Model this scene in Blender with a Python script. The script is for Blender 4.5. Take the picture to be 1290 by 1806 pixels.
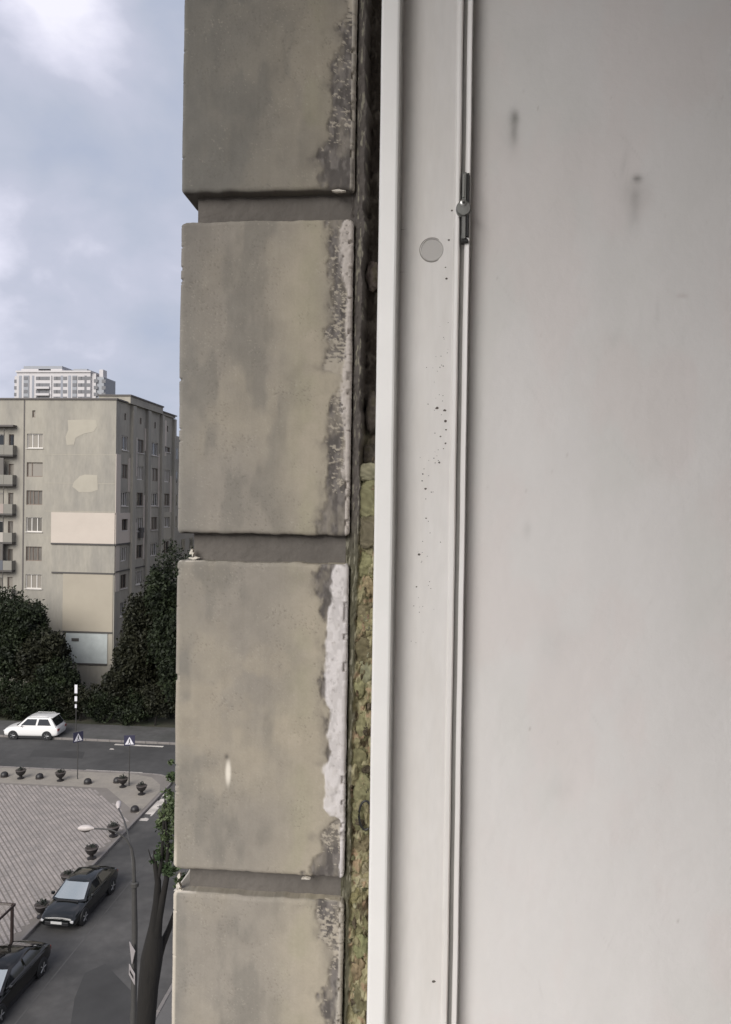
import bpy, math, random
import numpy as np
from mathutils import Vector, Matrix

for o in list(bpy.data.objects): bpy.data.objects.remove(o)
SC = bpy.context.scene
COL = SC.collection
random.seed(7)
RNG = np.random.default_rng(11)

# ------------------------------------------------------------------ camera, sky, sun, exposure
EYE = 19.5                                   # seventh floor
FPX, YAW, PITCH, ROLL = 1350.0, math.radians(5.3), math.radians(-0.6), math.radians(0.85)
_f = np.array([-math.sin(YAW)*math.cos(PITCH), math.cos(YAW)*math.cos(PITCH), math.sin(PITCH)])
_r0 = np.array([math.cos(YAW), math.sin(YAW), 0.0]); _u0 = np.cross(_r0, _f)
_r = _r0*math.cos(ROLL) + _u0*math.sin(ROLL)
_u = -_r0*math.sin(ROLL) + _u0*math.cos(ROLL)
cam = bpy.data.cameras.new('camera'); cam_o = bpy.data.objects.new('camera', cam); COL.objects.link(cam_o)
cam.sensor_fit = 'VERTICAL'; cam.sensor_height = 36.0; cam.lens = 36.0*FPX/1806.0
cam.clip_start = 0.02; cam.clip_end = 6000
M4 = Matrix(((_r[0], _u[0], -_f[0], 0), (_r[1], _u[1], -_f[1], 0), (_r[2], _u[2], -_f[2], EYE), (0, 0, 0, 1)))
cam_o.matrix_world = M4
SC.camera = cam_o

def ray(px, py): return _f*FPX + _r*(px-645) - _u*(py-903)
def gnd(px, py, z=0.0):
    d = ray(px, py); p = d*((z-EYE)/d[2]); return float(p[0]), float(p[1])
def aty(px, py, Y):
    d = ray(px, py); p = d*(Y/d[1]); return float(p[0]), float(p[2])+EYE
def atx(px, py, X):
    d = ray(px, py); p = d*(X/d[0]); return float(p[1]), float(p[2])+EYE

SUN_EL, SUN_AZ = math.radians(32), math.radians(200)     # azimuth: clockwise from +Y
sdir = Vector((math.sin(SUN_AZ)*math.cos(SUN_EL), math.cos(SUN_AZ)*math.cos(SUN_EL), math.sin(SUN_EL)))
sun = bpy.data.lights.new('sun', 'SUN'); sun.energy = 1.5; sun.angle = math.radians(45); sun.color = (1.0, 0.96, 0.905)
sun_o = bpy.data.objects.new('sun', sun); COL.objects.link(sun_o)
sun_o.rotation_euler = (-sdir).to_track_quat('-Z', 'Y').to_euler()
sun_o.location = (0, 0, 60)

world = bpy.data.worlds.new('World'); SC.world = world; world.use_nodes = True
nt = world.node_tree; N = nt.nodes; L = nt.links; N.clear()
out = N.new('ShaderNodeOutputWorld'); mixs = N.new('ShaderNodeMixShader')
sky = N.new('ShaderNodeTexSky'); sky.sky_type = 'NISHITA'; sky.sun_disc = False
sky.sun_elevation = SUN_EL; sky.sun_rotation = SUN_AZ
b1 = N.new('ShaderNodeBackground'); b1.inputs[1].default_value = 0.05
b2 = N.new('ShaderNodeBackground'); b2.inputs[1].default_value = 0.37
L.new(sky.outputs[0], b1.inputs[0])
tc = N.new('ShaderNodeTexCoord'); mp = N.new('ShaderNodeMapping')
mp.inputs['Scale'].default_value = (1.0, 1.0, 1.6); mp.inputs['Location'].default_value = (8.1, 6.1, 2.1)
L.new(tc.outputs['Generated'], mp.inputs[0])
n1 = N.new('ShaderNodeTexNoise'); n1.inputs['Scale'].default_value = 3.0; n1.inputs['Detail'].default_value = 7
n1.inputs['Roughness'].default_value = 0.5; n1.inputs['Distortion'].default_value = 0.25
L.new(mp.outputs[0], n1.inputs['Vector'])
cr = N.new('ShaderNodeValToRGB'); e = cr.color_ramp.elements
e[0].position = 0.36; e[0].color = (0.40, 0.45, 0.575, 1)
e[1].position = 0.66; e[1].color = (0.88, 0.87, 0.97, 1)
for p, c in ((0.46, (0.47, 0.505, 0.61, 1)), (0.53, (0.53, 0.55, 0.66, 1)), (0.61, (0.73, 0.73, 0.85, 1))):
    q = e.new(p); q.color = c
L.new(n1.outputs['Fac'], cr.inputs[0]); L.new(cr.outputs[0], b2.inputs[0])
mixs.inputs[0].default_value = 0.96
L.new(b1.outputs[0], mixs.inputs[1]); L.new(b2.outputs[0], mixs.inputs[2]); L.new(mixs.outputs[0], out.inputs[0])

SC.view_settings.view_transform = 'Standard'; SC.view_settings.look = 'None'
SC.view_settings.exposure = 1.56; SC.view_settings.gamma = 1.0; SC.view_settings.use_curve_mapping = False
SC.render.engine = 'CYCLES'; SC.cycles.use_denoising = True
SC.cycles.max_bounces = 7; SC.cycles.diffuse_bounces = 4

# ------------------------------------------------------------------ helpers
def tag(o, label=None, cat=None, group=None, kind=None):
    if label: o['label'] = label
    if cat: o['category'] = cat
    if group: o['group'] = group
    if kind: o['kind'] = kind
    return o
def empty(name, loc, rz=0.0):
    o = bpy.data.objects.new(name, None); COL.objects.link(o); o.location = loc; o.rotation_euler = (0, 0, rz)
    o.empty_display_size = 0.1; return o
def link(name, me, parent=None, loc=None):
    o = bpy.data.objects.new(name, me); COL.objects.link(o); o.parent = parent
    if loc is not None: o.location = loc
    return o
class MB:
    def __init__(s): s.v = []; s.f = []; s.M = Matrix.Identity(4)
    def add(s, vs, fs):
        k = len(s.v); s.v += [tuple(s.M @ Vector(p)) for p in vs]; s.f += [tuple(i+k for i in f) for f in fs]; return s
    def box(s, x0, x1, y0, y1, z0, z1):
        vs = [(x0,y0,z0),(x1,y0,z0),(x1,y1,z0),(x0,y1,z0),(x0,y0,z1),(x1,y0,z1),(x1,y1,z1),(x0,y1,z1)]
        return s.add(vs, [(0,3,2,1),(4,5,6,7),(0,1,5,4),(1,2,6,5),(2,3,7,6),(3,0,4,7)])
    def bbox(s, x0, x1, y0, y1, z0, z1, b):
        """box with chamfered edges"""
        xs = (x0, x1); ys = (y0, y1); zs = (z0, z1); vs = []; idx = {}
        for i in (0, 1):
            for j in (0, 1):
                for k in (0, 1):
                    sx, sy, sz = (1-2*i)*b, (1-2*j)*b, (1-2*k)*b
                    X, Y, Z = xs[i], ys[j], zs[k]
                    for a, p in enumerate(((X, Y+sy, Z+sz), (X+sx, Y, Z+sz), (X+sx, Y+sy, Z))):
                        idx[(i, j, k, a)] = len(vs); vs.append(p)
        fs = []
        for i in (0, 1): fs.append([idx[(i, j, k, 0)] for j, k in ((0,0),(1,0),(1,1),(0,1))])
        for j in (0, 1): fs.append([idx[(i, j, k, 1)] for i, k in ((0,0),(1,0),(1,1),(0,1))])
        for k in (0, 1): fs.append([idx[(i, j, k, 2)] for i, j in ((0,0),(1,0),(1,1),(0,1))])
        for i in (0, 1):
            for j in (0, 1): fs.append([idx[(i,j,0,0)], idx[(i,j,0,1)], idx[(i,j,1,1)], idx[(i,j,1,0)]])
            for k in (0, 1): fs.append([idx[(i,0,k,0)], idx[(i,0,k,2)], idx[(i,1,k,2)], idx[(i,1,k,0)]])
        for j in (0, 1):
            for k in (0, 1): fs.append([idx[(0,j,k,1)], idx[(0,j,k,2)], idx[(1,j,k,2)], idx[(1,j,k,1)]])
        for i in (0, 1):
            for j in (0, 1):
                for k in (0, 1): fs.append([idx[(i,j,k,0)], idx[(i,j,k,1)], idx[(i,j,k,2)]])
        return s.add(vs, fs)
    def tube(s, pts, rs, n=8, cap=True):
        pts = [Vector(p) for p in pts]
        if not hasattr(rs, '__len__'): rs = [rs]*len(pts)
        ref = None; rings = []; vs = []
        for i, p in enumerate(pts):
            t = (pts[min(i+1, len(pts)-1)] - pts[max(i-1, 0)]).normalized()
            if ref is None: ref = Vector((0, 0, 1)) if abs(t.z) < 0.9 else Vector((1, 0, 0))
            a = t.cross(ref)
            if a.length < 1e-5: a = t.cross(Vector((0.3, 1, 0.2)))
            a.normalize(); b = t.cross(a); ref = -a.cross(t) if False else ref
            for k in range(n):
                w = 2*math.pi*k/n; vs.append(p + (a*math.cos(w)+b*math.sin(w))*rs[i])
        fs = [(i*n+k, i*n+(k+1) % n, (i+1)*n+(k+1) % n, (i+1)*n+k) for i in range(len(pts)-1) for k in range(n)]
        if cap: fs += [tuple(range(n-1, -1, -1)), tuple((len(pts)-1)*n+k for k in range(n))]
        return s.add(vs, fs)
    def lathe(s, prof, c=(0, 0, 0), n=16, axis='z'):
        vs = []
        for r, h in prof:
            for k in range(n):
                w = 2*math.pi*k/n; a, b = r*math.cos(w), r*math.sin(w)
                p = (a, b, h) if axis == 'z' else ((a, h, b) if axis == 'y' else (h, a, b))
                vs.append((c[0]+p[0], c[1]+p[1], c[2]+p[2]))
        m = len(prof)
        fs = [(i*n+k, i*n+(k+1) % n, (i+1)*n+(k+1) % n, (i+1)*n+k) for i in range(m-1) for k in range(n)]
        fs += [tuple(range(n)), tuple((m-1)*n+k for k in range(n-1, -1, -1))]
        return s.add(vs, fs)
    def prism(s, poly, t0, t1, axis='z'):
        def P(a, b, t): return {'z': (a, b, t), 'y': (a, t, b), 'x': (t, a, b)}[axis]
        n = len(poly); vs = [P(a, b, t0) for a, b in poly] + [P(a, b, t1) for a, b in poly]
        return s.add(vs, [tuple(range(n-1, -1, -1)), tuple(range(n, 2*n))] + [(i, (i+1) % n, n+(i+1) % n, n+i) for i in range(n)])
    def mesh(s, name, mat, smooth=False):
        me = bpy.data.meshes.new(name); me.from_pydata(s.v, [], s.f); me.materials.append(mat)
        import bmesh
        bm = bmesh.new(); bm.from_mesh(me); bmesh.ops.recalc_face_normals(bm, faces=bm.faces); bm.to_mesh(me); bm.free()
        if smooth:
            me.polygons.foreach_set('use_smooth', [True]*len(me.polygons))
            try: me.set_sharp_from_angle(angle=math.radians(44))
            except Exception: pass
        me.update(); return me
    def build(s, name, mat, parent=None, smooth=False, loc=None, kind=None):
        o = link(name, s.mesh(name, mat, smooth), parent, loc)
        if kind: o['kind'] = kind
        return o

def npmesh(name, V, F, mat, parent=None, col=None, smooth=True, kind=None):
    """V (n,3), F (m,k) arrays; col (n,3) linear vertex colour 'Col'"""
    me = bpy.data.meshes.new(name); n = len(V); m, k = F.shape
    me.vertices.add(n); me.vertices.foreach_set('co', np.asarray(V, dtype=np.float32).ravel())
    me.loops.add(m*k); me.loops.foreach_set('vertex_index', np.asarray(F, dtype=np.int32).ravel())
    me.polygons.add(m); me.polygons.foreach_set('loop_start', np.arange(0, m*k, k, dtype=np.int32))
    me.polygons.foreach_set('loop_total', np.full(m, k, dtype=np.int32))
    me.update(calc_edges=True)
    me.polygons.foreach_set('use_smooth', np.full(m, smooth))
    if col is not None:
        a = me.color_attributes.new('Col', 'FLOAT_COLOR', 'POINT')
        c = np.ones((n, 4), dtype=np.float32); c[:, :3] = np.clip(col, 0.002, 1); a.data.foreach_set('color', c.ravel())
    me.materials.append(mat); me.validate()
    o = link(name, me, parent)
    if kind: o['kind'] = kind
    return o
def gridF(n, m, flip=False):
    i, j = np.meshgrid(np.arange(n-1), np.arange(m-1), indexing='ij'); a = (i*m+j).ravel()
    F = np.stack([a, a+m, a+m+1, a+1], 1)
    return F[:, ::-1] if flip else F

def vnoise(x, y, seed=0):
    xi = np.floor(x).astype(np.int64); yi = np.floor(y).astype(np.int64); fx = x-xi; fy = y-yi
    fx = fx*fx*fx*(fx*(fx*6-15)+10); fy = fy*fy*fy*(fy*(fy*6-15)+10)
    def h(a, b):
        n = (a*374761393 + b*668265263 + seed*1442695041) & 0xffffffff
        n = ((n ^ (n >> 13))*1274126177) & 0xffffffff
        return ((n ^ (n >> 16)) & 0xffff)/65535.0
    return (h(xi, yi)*(1-fx)+h(xi+1, yi)*fx)*(1-fy) + (h(xi, yi+1)*(1-fx)+h(xi+1, yi+1)*fx)*fy
def fbm(x, y, seed=0, oc=4, g=0.5):
    s = 0; a = 1; t = 0
    for k in range(oc):
        s = s + a*vnoise(x*(2**k)+17.3*k, y*(2**k)-9.1*k, seed+k*7); t += a; a *= g
    return s/t
def sst(a, b, x):
    t = np.clip((x-a)/(b-a), 0, 1); return t*t*(3-2*t)
def mixc(c, d, m): return c*(1-m[..., None]) + np.asarray(d)*m[..., None]

# ------------------------------------------------------------------ materials
MATS = {}
def mat(name, col=(0.5, 0.5, 0.5), rough=0.7, metal=0.0, var=0.0, scale=5.0, bump=0.0, bscale=None, attr=False, spec=0.5, trans=0.0,
        alpha=1.0, coat=0.0, col2=None, detail=5.0, coords='Object', stretch=None, varcol=None, sheen=0):
    if name in MATS: return MATS[name]
    m = bpy.data.materials.new(name); m.use_nodes = True; MATS[name] = m
    nt = m.node_tree; N = nt.nodes; L = nt.links; B = N['Principled BSDF']
    B.inputs['Base Color'].default_value = (*col, 1); B.inputs['Roughness'].default_value = rough; B.inputs['Metallic'].default_value = metal
    B.inputs['Specular IOR Level'].default_value = spec; B.inputs['Transmission Weight'].default_value = trans; B.inputs['Alpha'].default_value = alpha
    B.inputs['Coat Weight'].default_value = coat; B.inputs['Coat Roughness'].default_value = 0.03
    tc = N.new('ShaderNodeTexCoord'); src = tc.outputs[coords]
    if stretch:
        mp = N.new('ShaderNodeMapping'); mp.inputs['Scale'].default_value = stretch; L.new(src, mp.inputs[0]); src = mp.outputs[0]
    base = None
    if attr:
        at = N.new('ShaderNodeAttribute'); at.attribute_name = 'Col'; base = at.outputs['Color']
    if var > 0 or col2:
        nz = N.new('ShaderNodeTexNoise'); nz.inputs['Scale'].default_value = scale; nz.inputs['Detail'].default_value = detail
        nz.inputs['Roughness'].default_value = 0.6; L.new(src, nz.inputs['Vector'])
        if col2:
            r = N.new('ShaderNodeValToRGB'); r.color_ramp.elements[0].position = 0.38; r.color_ramp.elements[1].position = 0.64
            r.color_ramp.elements[0].color = (*col, 1); r.color_ramp.elements[1].color = (*col2, 1); L.new(nz.outputs['Fac'], r.inputs[0]); base = r.outputs[0]
            if var > 0:
                n3 = N.new('ShaderNodeTexNoise'); n3.inputs['Scale'].default_value = scale*9; n3.inputs['Detail'].default_value = 4; L.new(src, n3.inputs['Vector'])
                nzf = n3.outputs['Fac']
        else: nzf = nz.outputs['Fac']
        if var > 0:
            mr = N.new('ShaderNodeMapRange'); mr.inputs[1].default_value = 0.25; mr.inputs[2].default_value = 0.75
            mr.inputs[3].default_value = 1-var; mr.inputs[4].default_value = 1+var; L.new(nzf, mr.inputs[0])
            mx = N.new('ShaderNodeVectorMath'); mx.operation = 'SCALE'
            if base is None:
                rgb = N.new('ShaderNodeRGB'); rgb.outputs[0].default_value = (*col, 1); base = rgb.outputs[0]
            L.new(base, mx.inputs[0]); L.new(mr.outputs[0], mx.inputs['Scale']); base = mx.outputs[0]
    if base is not None: L.new(base, B.inputs['Base Color'])
    if bump > 0:
        n2 = N.new('ShaderNodeTexNoise'); n2.inputs['Scale'].default_value = bscale or scale*4; n2.inputs['Detail'].default_value = 5
        L.new(src, n2.inputs['Vector']); bp = N.new('ShaderNodeBump'); bp.inputs['Strength'].default_value = 1.0
        bp.inputs['Distance'].default_value = bump; L.new(n2.outputs['Fac'], bp.inputs['Height']); L.new(bp.outputs[0], B.inputs['Normal'])
    return m

M_block = mat('painted concrete', attr=True, rough=0.85, var=0.035, scale=60, bump=0.00016, bscale=380, spec=0.3)
M_core = mat('joint concrete', (0.17, 0.155, 0.14), 0.95, var=0.16, scale=30, bump=0.0012, bscale=160, spec=0.2)
M_mort = mat('old mortar', attr=True, rough=0.95, var=0.12, scale=90, bump=0.0008, bscale=300, spec=0.15)
M_pvc = mat('white pvc', (0.82, 0.795, 0.775), 0.36, col2=(0.765, 0.735, 0.705), stretch=(1, 1, .22), var=0.03, scale=30, bump=0.00008, bscale=60)
M_pvc_lip = mat('brightened pvc lip', (0.88, 0.865, 0.84), 0.4, var=0.03, scale=25)  # paler than the frame: the lip's stronger light put into its colour
M_plaster = mat('painted plaster', attr=True, rough=0.6, var=0.012, scale=30, bump=0.00035, bscale=130, spec=0.35)
M_seal = mat('grey seal', (0.27, 0.265, 0.255), 0.6, var=0.1, scale=60)
M_steel = mat('zinc steel', (0.22, 0.22, 0.21), 0.45, metal=0.65, var=0.15, scale=120)
M_black = mat('black plastic', (0.012, 0.012, 0.012), 0.5)
M_grime = mat('dark grime', (0.12, 0.10, 0.09), 0.9)
M_room = mat('room paint', (0.75, 0.73, 0.69), 0.8, var=0.03, scale=3)
M_floor = mat('room floor', (0.3, 0.2, 0.12), 0.5, var=0.1, scale=6)
M_facade = mat('grey facade cladding', (0.33, 0.31, 0.27), 0.9, var=0.12, scale=2.5, bump=0.002, bscale=30)

# ------------------------------------------------------------------ STRUCTURE: ground, roads, plaza
m_ground = mat('bare ground', (0.055, 0.06, 0.035), 0.95, col2=(0.09, 0.08, 0.055), scale=0.08, var=0.15, bump=0.02, bscale=2)
MB().box(-2500, 2500, -1500, 3500, -1.0, -0.012).build('ground', m_ground, kind='structure')
m_road = mat('asphalt', (0.052, 0.051, 0.050), 0.88, col2=(0.074, 0.072, 0.070), scale=0.16, var=0.14, bump=0.006, bscale=25, spec=0.3)
m_road2 = mat('asphalt side street', (0.049, 0.048, 0.047), 0.86, col2=(0.090, 0.086, 0.082), scale=0.22, var=0.14, bump=0.006, bscale=25, spec=0.3)
MB().box(-17.8, -10.3, -60, 52.6, -0.011, 0.0).build('side_street', m_road2, kind='structure')
o = MB().box(-160, 120, 52.6, 59.4, -0.011, 0.0).build('cross_road', m_road, kind='structure')
m_pav = mat('pavement asphalt', (0.11, 0.105, 0.10), 0.92, var=0.18, scale=0.5, bump=0.008, bscale=12)
MB().box(-10.14, -0.9, -60, 52.4, -0.01, 0.12).build('pavement', m_pav, kind='structure')
MB().box(-160, 120, 59.6, 63.5, -0.01, 0.13).build('far_pavement', mat('far pavement', (0.085, 0.082, 0.080), 0.92, col2=(0.055, 0.055, 0.05), var=0.15, scale=0.25), kind='structure')
# plaza (raised slab with a rounded corner)
RC = 1.9
def plaza_poly(off=0.0):
    xr, yt = -17.98+off, 52.45+off; pts = [(-120, -20), (xr, -20), (xr, yt-RC)]
    pts += [(xr-RC+RC*math.cos(a), yt-RC+RC*math.sin(a)) for a in np.linspace(0, math.pi/2, 9)[1:]]
    return pts + [(-120, yt)]
m_slab = mat('plaza slab', (0.165, 0.148, 0.132), 0.9, var=0.12, scale=0.8, bump=0.004, bscale=12)
plaza = MB().prism(plaza_poly(), -0.01, 0.12).build('plaza', m_slab, kind='structure')
# kerbs
m_kerb = mat('concrete kerb', (0.17, 0.155, 0.145), 0.9, var=0.2, scale=1.5, bump=0.004, bscale=30)
def kerb(name, pts, w=0.15, h=0.15, parent=None):
    root = empty(name, (0, 0, 0)); tag(root, kind='structure')
    proto = None
    for (a, b) in zip(pts[:-1], pts[1:]):
        a = Vector((*a, 0)); b = Vector((*b, 0)); d = b-a; n = max(1, int(d.length/1.0+0.5)); L_ = d.length/n
        me = MB().bbox(-w/2, w/2, 0.006, L_-0.006, -0.05, h, 0.018).mesh('kerb_stone', m_kerb)
        for i in range(n):
            q = link('kerb_stone', me, root, a+d*(i/n)); q.rotation_euler = (0, random.uniform(-.01, .01), math.atan2(-d.x, d.y)+random.uniform(-.004, .004))
            q.location.z = random.uniform(-.006, .006)
    return root
xr, yt = -17.98+0.085, 52.45+0.085
arc = [(xr-RC+RC*math.cos(a), yt-RC+RC*math.sin(a)) for a in np.linspace(0, math.pi/2, 6)]
kerb('plaza_kerb', [(xr, 22.0)] + arc + [(-45, yt)])
kerb('pavement_kerb', [(-10.22, 20.0), (-10.22, 40.0)])
kerb('far_kerb', [(-45, 59.5), (-14, 59.5)])
# zebra bars, worn
m_paint = mat('worn road paint', (0.55, 0.51, 0.46), 0.8, col2=(0.36, 0.33, 0.30), var=0.25, scale=1.6)
def bar(x0, x1, y0, y1, seed, worn):
    nx = max(2, int(abs(x1-x0)/0.09)); ny = max(2, int(abs(y1-y0)/0.09))
    mb = MB()
    for i in range(nx):
        for j in range(ny):
            if fbm(np.array([i*0.16]), np.array([j*0.16]), seed, 3)[0] > worn:
                xa = x0+(x1-x0)*i/nx; xb = x0+(x1-x0)*(i+1)/nx; ya = y0+(y1-y0)*j/ny; yb = y0+(y1-y0)*(j+1)/ny
                mb.add([(xa,ya,0.004),(xb,ya,0.004),(xb,yb,0.004),(xa,yb,0.004)], [(0,1,2,3)])
    return mb
for i, (x0, x1, y0, y1, w) in enumerate([(-24.9,-20.7,52.66,53.06,.20),(-25.3,-21.3,58.7,59.0,.27),(-25.2,-24.2,57.6,57.85,.45),(-17.78,-17.25,45.0,49.6,.34),
        (-16.6,-16.1,45.2,49.2,.42),(-15.4,-14.9,45.2,49.2,.40),(-14.2,-13.7,45.2,49.2,.4),(-13.0,-12.5,45.2,49.2,.4)]):
    bar(x0, x1, y0, y1, 31+i, w).build('zebra_bar', m_paint, kind='structure')
MB().box(-15.32, -15.25, 22, 44, 0.0, 0.004).build('reflection_line', mat('faint reflection', (0.074, 0.071, 0.068), 0.85, var=0.3, scale=1.0), kind='structure')  # faint pale strip painted for a light reflection on the asphalt
m_pt = mat('dark asphalt patch', (0.038, 0.037, 0.036), .9, var=.2, scale=.6)
def rpatch(pts, m=None, z=.004):
    MB().prism([gnd(*p) for p in pts], .001, z).build('asphalt_patch', m or m_pt, kind='structure')
rpatch([(150, 1716), (186, 1700), (236, 1752), (262, 1820), (120, 1840), (132, 1760)])
rpatch([(60, 1322), (150, 1326), (146, 1338), (52, 1334)])
0 and rpatch([(228, 1470), (262, 1462), (270, 1520), (232, 1540)], mat('greenish worn asphalt', (0.095, 0.10, 0.088), .85, var=.12, scale=.8))
# paving rows running diagonally over the plaza
ang = math.radians(-47.5); du = Vector((math.cos(ang), math.sin(ang), 0)); dv = Vector((-du.y, du.x, 0)); PER = 0.225
m_row = mat('pinkish paver', (0.30, 0.266, 0.246), 0.88, col2=(0.225, 0.204, 0.190), var=0.16, scale=1.3, bump=0.003, bscale=20)
def inside(p):
    if p.x > -18.42 or p.y > 49.4 or p.x < -46 or p.y < 24: return False
    return (p.x + 18.7)*1.0 + (p.y-49.4)*1.0 < -4.1+random.uniform(-.2, .2)
org = Vector((-30, 38, 0)); nrow = 0; rows = []
for k in range(-75, 75):
    c = org+dv*(k*PER); mb = MB(); run = False; cnt = 0
    t = -30.0
    while t < 30:
        L_ = 0.42
        p = c+du*t
        if inside(p):
            h = 0.128+random.uniform(0, .012)
            a = p+du*0.012-dv*0.072; b = p+du*(L_-0.012)-dv*0.072; d = p+du*(L_-0.012)+dv*0.072; e2 = p+du*0.012+dv*0.072
            vs = [(q.x, q.y, zz) for zz in (0.118, h) for q in (a, b, d, e2)]
            mb.add(vs, [(4,5,6,7),(0,1,5,4),(1,2,6,5),(2,3,7,6),(3,0,4,7)]); cnt += 1
        t += L_
    if cnt: rows.append(mb.build('paving_row', m_row, plaza)); nrow += 1
m_plain = mat('plain plaza paving', (0.25, 0.225, 0.19), 0.9, col2=(0.21, 0.19, 0.165), var=0.08, scale=0.6, bump=0.003, bscale=16)
plain = MB().prism([(-18.1, 45.6), (-18.1, 49.4), (-18.5, 50.6), (-19.6, 51.9), (-21.2, 52.3), (-46, 52.3), (-46, 49.55), (-21.8, 49.55)], 0.119, 0.1235)
plain.build('paving_border', m_plain, plaza)

# ------------------------------------------------------------------ OUR HOUSE: the wall round the window
YB = 0.570                                     # plane of the outer reveal
def J(px, py, Y=YB): return aty(px, py, Y)
house = empty('apartment_house', (0, 0.6, 0))
tag(house, 'near house wall of grey-beige concrete blocks with deep joints, flaking along the window', 'building')
def under(o, root):
    """parent while keeping the mesh in world coordinates"""
    o.parent = root; o.matrix_parent_inverse = root.matrix_world.inverted() if False else Matrix.Translation(-Vector(root.location)); return o
XL, XR = -0.198, -0.0655
GD = 0.0105                                   # joint depth
core = MB()
core.box(XL+GD, -0.0457, YB+GD+0.022, 0.95, EYE-1.15, EYE+1.06)
core.box(XL+GD, XR-0.002, YB+GD, YB+GD+0.024, EYE-1.15, EYE+1.06)
under(core.build('joint_wall', M_core), house)
zt = [J(320, 340)[1], J(320, 940)[1], J(312, 1533)[1]]
zb = [J(325, 391)[1], J(320, 989)[1], J(305, 1573)[1]]
bands = [(zt[0], zt[0]+0.235), (zt[1], zb[0]), (zt[2], zb[1]), (zb[2]-0.235, zb[2])]

def block(idx, z0, z1, fine=True):
    H = z1-z0; st = 0.00075 if fine else 0.004
    nf = int((XR-XL)/st); nz = int(H/st)
    px, py, nx, ny, uu = [], [], [], [], []
    for t in np.linspace(0.03, 0.003, 10): px.append(XR); py.append(YB+t); nx.append(1); ny.append(0); uu.append(-t)
    for a in np.linspace(0, math.pi/2, 6)[1:]:
        px.append(XR-0.0025+0.0025*math.cos(a)); py.append(YB+0.0025-0.0025*math.sin(a)); nx.append(math.cos(a)); ny.append(-math.sin(a)); uu.append(0)
    for t in np.linspace(0.003, XR-XL-0.004, nf): px.append(XR-t); py.append(YB); nx.append(0); ny.append(-1); uu.append(t)
    for a in np.linspace(0, math.pi/2, 8)[1:]:
        px.append(XL+0.0035-0.0035*math.sin(a)); py.append(YB+0.0035-0.0035*math.cos(a)); nx.append(-math.sin(a)); ny.append(-math.cos(a)); uu.append(XR-XL)
    for t in np.linspace(0.006, 0.38, 40): px.append(XL); py.append(YB+t); nx.append(-1); ny.append(0); uu.append(XR-XL+t)
    px, py, nx, ny, uu = map(np.array, (px, py, nx, ny, uu))
    tt = 0.0034*(1-np.cos(np.linspace(0, math.pi/2, 10)))
    zi = np.concatenate([z0+tt, np.linspace(z0+0.0039, z1-0.0039, nz), (z1-tt)[::-1]])
    z = np.concatenate([[z0]*5, zi, [z1]*5]); nz = len(zi)
    ins = np.concatenate([[0.016, 0.010, 0.0055, 0.0037, 0.0033], np.zeros(nz), [0.0033, 0.0037, 0.0055, 0.010, 0.016]])
    rz = 0.0035; zz = z[5:-5]; dz = np.minimum(zz-z0, z1-zz); q = np.clip(1-dz/rz, 0, 1); ins[5:-5] = 0.003*(1-np.sqrt(1-q*q))
    U, Z = np.meshgrid(uu, z, indexing='ij'); PX = np.repeat(px[:, None], len(z), 1); PY = np.repeat(py[:, None], len(z), 1)
    NX = np.repeat(nx[:, None], len(z), 1); NY = np.repeat(ny[:, None], len(z), 1); INS = np.repeat(ins[None], len(uu), 0)
    PXL = 0.0004290                            # metres a photo pixel covers here
    D = U/PXL; V = (z1-Z)/PXL                 # distance from the right edge, distance from the top, in those units
    s = 100*idx
    # ---- wear along the window edge
    wob = (fbm(D/15, V/22, s+1, 5, .55)-.5)*30 + (fbm(D/60, V/34, s+2, 3)-.5)*20
    def cv(pts): a = np.array(pts, float); return np.interp(V, a[:, 0], a[:, 1])
    if idx == 0:   # counted from its bottom: V=0 at top of a 548-long block, photo shows the last 340
        o_ = H/PXL-340
        dk = cv([(0, 25), (o_, 22), (o_+90, 26), (o_+130, 44), (o_+200, 40), (o_+240, 42), (o_+262, 52), (o_+285, 66), (o_+310, 54), (o_+340, 48)])
        pl = cv([(0, .5), (o_+20, .75), (o_+60, .35), (o_+110, .30), (o_+170, .35), (o_+230, .42), (o_+280, .22), (o_+310, .08), (o_+340, .05)])
        white = cv([(0, 6), (o_, 7), (o_+30, 2), (o_+150, 3), (o_+200, 4), (o_+240, 1), (o_+340, 0)])
    elif idx == 1:
        dk = cv([(0, 42), (60, 44), (110, 34), (150, 36), (260, 40), (275, 12), (305, 22), (340, 40), (430, 38), (500, 36), (525, 52), (553, 62)])
        pl = cv([(0, .30), (60, .40), (110, .35), (170, .46), (240, .52), (262, .85), (300, .60), (330, .36), (430, .40), (480, .30), (520, .12), (553, .06)])
        white = cv([(0, 12), (20, 22), (110, 18), (130, 7), (180, 11), (260, 14), (330, 16), (400, 9), (440, 12), (470, 3), (553, 1)])
    elif idx == 2:
        dk = cv([(0, 50), (60, 52), (100, 40), (180, 32), (250, 36), (270, 34), (300, 24), (330, 26), (440, 10), (460, 30), (500, 44), (525, 62), (545, 72)])
        pl = cv([(0, .12), (80, .10), (300, .2), (440, .5), (480, .55), (520, .25), (545, .10)])
        white = cv([(0, 26), (60, 30), (150, 36), (240, 37), (255, 26), (330, 28), (390, 36), (430, 37), (450, 10), (500, 6), (545, 4)])
    else:
        dk = cv([(0, 44), (50, 42), (75, 24), (100, 18), (130, 34), (170, 34), (210, 18), (300, 26), (560, 30)])
        pl = cv([(0, .34), (40, .55), (90, .6), (120, .3), (180, .25), (300, .4), (560, .4)])
        white = cv([(0, 3), (80, 4), (150, 7), (190, 10), (560, 6)])
    face = (U > 0) & (U < XR-XL) | (U <= 0)
    dark = sst(-6, 5, dk+wob-D)
    soft = sst(-26, 6, dk+wob*1.3-D)*0.5*sst(.35, .75, fbm(D/30, V/40, s+3, 3))
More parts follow.
